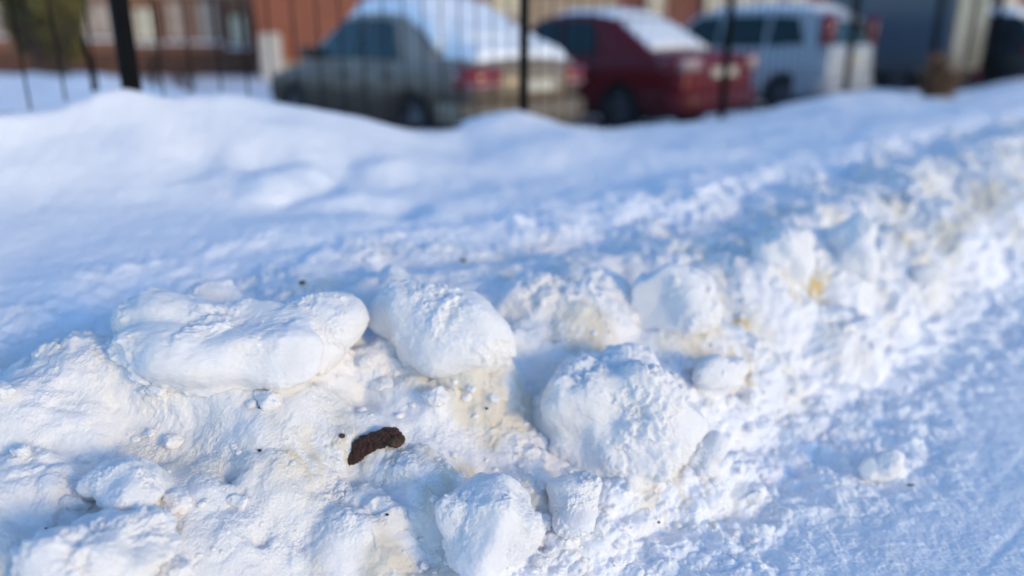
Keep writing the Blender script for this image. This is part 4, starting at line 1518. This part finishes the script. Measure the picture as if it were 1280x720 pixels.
# terracotta board-clad garage
Yg = 23.0
ox = px_at_y(390, Yg)
gar = thing('board_shed', (ox, Yg, 0), 0, 'terracotta board clad shed directly behind the silver sedan', 'shed')
x0, x1 = px_at_y(322, Yg) - ox, px_at_y(600, Yg) - ox
bm = bmesh.new()
k = x0
while k < x1 - .05:
    add_box(bm, k, min(k + .30, x1), -.02 if int(k * 10) % 2 else -.035, .10, .5, 3.4)
    k += .306
add_box(bm, x0 + .01, x1 - .01, .11, 5.0, .3, 3.38)
obj('wall', bm, M_TERRA, gar)
bm = bmesh.new()
add_box(bm, x0, x1, -.10, .1, -.1, .49)
obj('plinth', bm, M_BEIGE, gar)
bm = bmesh.new()
add_box(bm, x0 - .3, x1 + .3, -.4, 5.3, 3.41, 3.62, .03)
obj('roof', bm, M_ROOF, gar)
bm = bmesh.new()
add_box(bm, px_at_y(328, Yg) - ox, px_at_y(352, Yg) - ox, -.30, -.11, -.05, 1.25, .02)
obj('meter_box', bm, M_WFRAME, gar)

# long red brick building with cream pilasters
Yr = 30.0
ox = px_at_y(900, Yr)
lb = thing('brick_building', (ox, Yr, 0), 0, 'long red brick building with cream pilasters behind the parked cars', 'building')
xa, xb = px_at_y(560, Yr) - ox, px_at_y(1620, Yr) - ox
bm = bmesh.new()
add_box(bm, xa, xb, 0, 9, -.1, 7.5)
obj('wall', bm, M_RED, lb)
bm = bmesh.new()
add_box(bm, xa - .02, px_at_y(772, Yr) - ox, -.14, -.004, -.1, 2.55)
obj('beige_panel', bm, M_BEIGE, lb)
window(lb, px_at_y(612, Yr) - ox, px_at_y(655, Yr) - ox, 1.95, 3.4, -.15, M_WFRAME, M_CURTAIN2)
window(lb, px_at_y(700, Yr) - ox, px_at_y(745, Yr) - ox, 2.75, 4.0, -.01, M_WFRAME, M_CURTAIN)
for (a, b) in ((806, 828), (878, 902), (914, 938), (944, 968), (975, 1003), (1060, 1085), (1130, 1155), (1238, 1262), (1330, 1360), (1430, 1460)):
    bm = bmesh.new()
    add_box(bm, px_at_y(a, Yr) - ox, px_at_y(b, Yr) - ox, -.22, -.004, -.1, 6.6)
    obj('pilaster', bm, M_CREAM, lb)
for a in (840, 1020, 1100, 1180, 1280, 1380, 1500):
    window(lb, px_at_y(a, Yr) - ox, px_at_y(a + 26, Yr) - ox, 2.9, 4.6, -.02, M_WFRAME, M_CURTAIN)
bm = bmesh.new()
add_box(bm, xa - .3, xb + .3, -.5, 9.4, 7.51, 7.8)
obj('roof', bm, M_ROOF, lb)


# ------------------------------------------------------------------ olive evergreen shrubs by the brown house
def leaf_mat(name, a, b_):
    m, nt, b = new_mat(name)
    L = nt.links.new
    g = N(nt, 'ShaderNodeNewGeometry')
    rp = N(nt, 'ShaderNodeValToRGB')
    rp.color_ramp.elements[0].color = (*a, 1)
    rp.color_ramp.elements[1].color = (*b_, 1)
    L(g.outputs['Random Per Island'], rp.inputs['Fac'])
    L(rp.outputs['Color'], b.inputs['Base Color'])
    b.inputs['Roughness'].default_value = .7
    return m


M_LEAF = leaf_mat('olive_leaf', (0.06, 0.058, 0.018), (0.19, 0.165, 0.05))
M_BARK = simple('bark', (0.06, 0.045, 0.032), .9, noise=.5, scale=12)


def shrub(px, y, z0, z1, rx, seed, label):
    x = px_at_y(px, y)
    zb = float(z_base(np.array([x]), np.array([y]))[0])
    root = thing('evergreen_shrub', (x, y, zb - .05), 0, label, 'shrub', 'olive evergreens by the brown house')
    r = np.random.default_rng(seed)
    n = 5200
    t = r.random(n)
    ang = r.random(n) * 6.283
    prof = np.sin(np.clip(t * .92 + .08, 0, 1) * np.pi) ** .6
    lump = 1 + .28 * perlin(ang * 1.6 + seed, t * 5.0, seed)
    rad = rx * prof * lump * np.sqrt(r.random(n) * .75 + .25)
    P = np.stack([rad * np.cos(ang), rad * np.sin(ang), z0 - zb + t * (z1 - z0)], 1)
    d = r.normal(size=(n, 3)) + np.stack([np.cos(ang), np.sin(ang), np.full(n, .8)], 1)
    d /= np.linalg.norm(d, axis=1)[:, None]
    e = np.cross(d, r.normal(size=(n, 3)))
    e /= np.linalg.norm(e, axis=1)[:, None]
    l, w = r.uniform(.10, .22, n)[:, None], r.uniform(.025, .05, n)[:, None]
    V_ = np.stack([P, P + d * l * .5 + e * w, P + d * l, P + d * l * .5 - e * w], 1).reshape(-1, 3)
    F_ = np.arange(4 * n).reshape(n, 4)
    o = mesh_np('crown', V_, F_, M_LEAF, smooth=False)
    o.parent = root
    bm = bmesh.new()
    add_tube(bm, [(0, 0, 0), (.03, .02, (z1 - zb) * .5), (0, 0, (z1 - zb) * .9)], [.07, .05, .015], 8)
    for k in range(7):
        a = k * 2.4
        h_ = (z1 - zb) * (.25 + .08 * k)
        add_tube(bm, [(0, 0, h_), (rx * .4 * math.cos(a), rx * .4 * math.sin(a), h_ + .25), (rx * .7 * math.cos(a), rx * .7 * math.sin(a), h_ + .6)], [.025, .016, .006], 5)
    obj('trunk', bm, M_BARK, root)


shrub(38, 18, .9, 3.6, .45, 501, 'tall olive evergreen shrub nearest the left frame edge')
shrub(78, 17, .75, 3.0, .42, 502, 'yellow green evergreen shrub between tall shrub and iron post')

# ------------------------------------------------------------------ light
SUN_EL = R(13)
SUN_AZ = math.atan2(0.77, -0.64)          # clockwise from +Y
sd = Vector((math.sin(SUN_AZ) * math.cos(SUN_EL), math.cos(SUN_AZ) * math.cos(SUN_EL), math.sin(SUN_EL)))
ld = bpy.data.lights.new('sun', 'SUN')
ld.energy = 0.71
ld.angle = R(13)
ld.color = (1.0, 0.68, 0.22)
lo = bpy.data.objects.new('sun', ld)
C.objects.link(lo)
lo.rotation_euler = (-sd).to_track_quat('-Z', 'Y').to_euler()
w = bpy.data.worlds.new('World')
sc.world = w
w.use_nodes = True
nt = w.node_tree
bg = nt.nodes['Background']
sky = nt.nodes.new('ShaderNodeTexSky')
sky.sky_type = 'NISHITA'
sky.sun_disc = False
sky.sun_elevation = SUN_EL
sky.sun_rotation = SUN_AZ
sky.altitude = 0
sky.air_density = 1.0
sky.dust_density = 0.3
sky.ozone_density = 4.0
nt.links.new(sky.outputs['Color'], bg.inputs['Color'])
bg.inputs['Strength'].default_value = 0.15

vs_ = sc.view_settings
vs_.view_transform = 'Standard'
vs_.look = 'None'
vs_.exposure = 1.14
vs_.gamma = 1.0
vs_.use_curve_mapping = False
sc.render.engine = 'CYCLES'
sc.cycles.use_denoising = True
sc.cycles.max_bounces = 8
sc.cycles.diffuse_bounces = 7
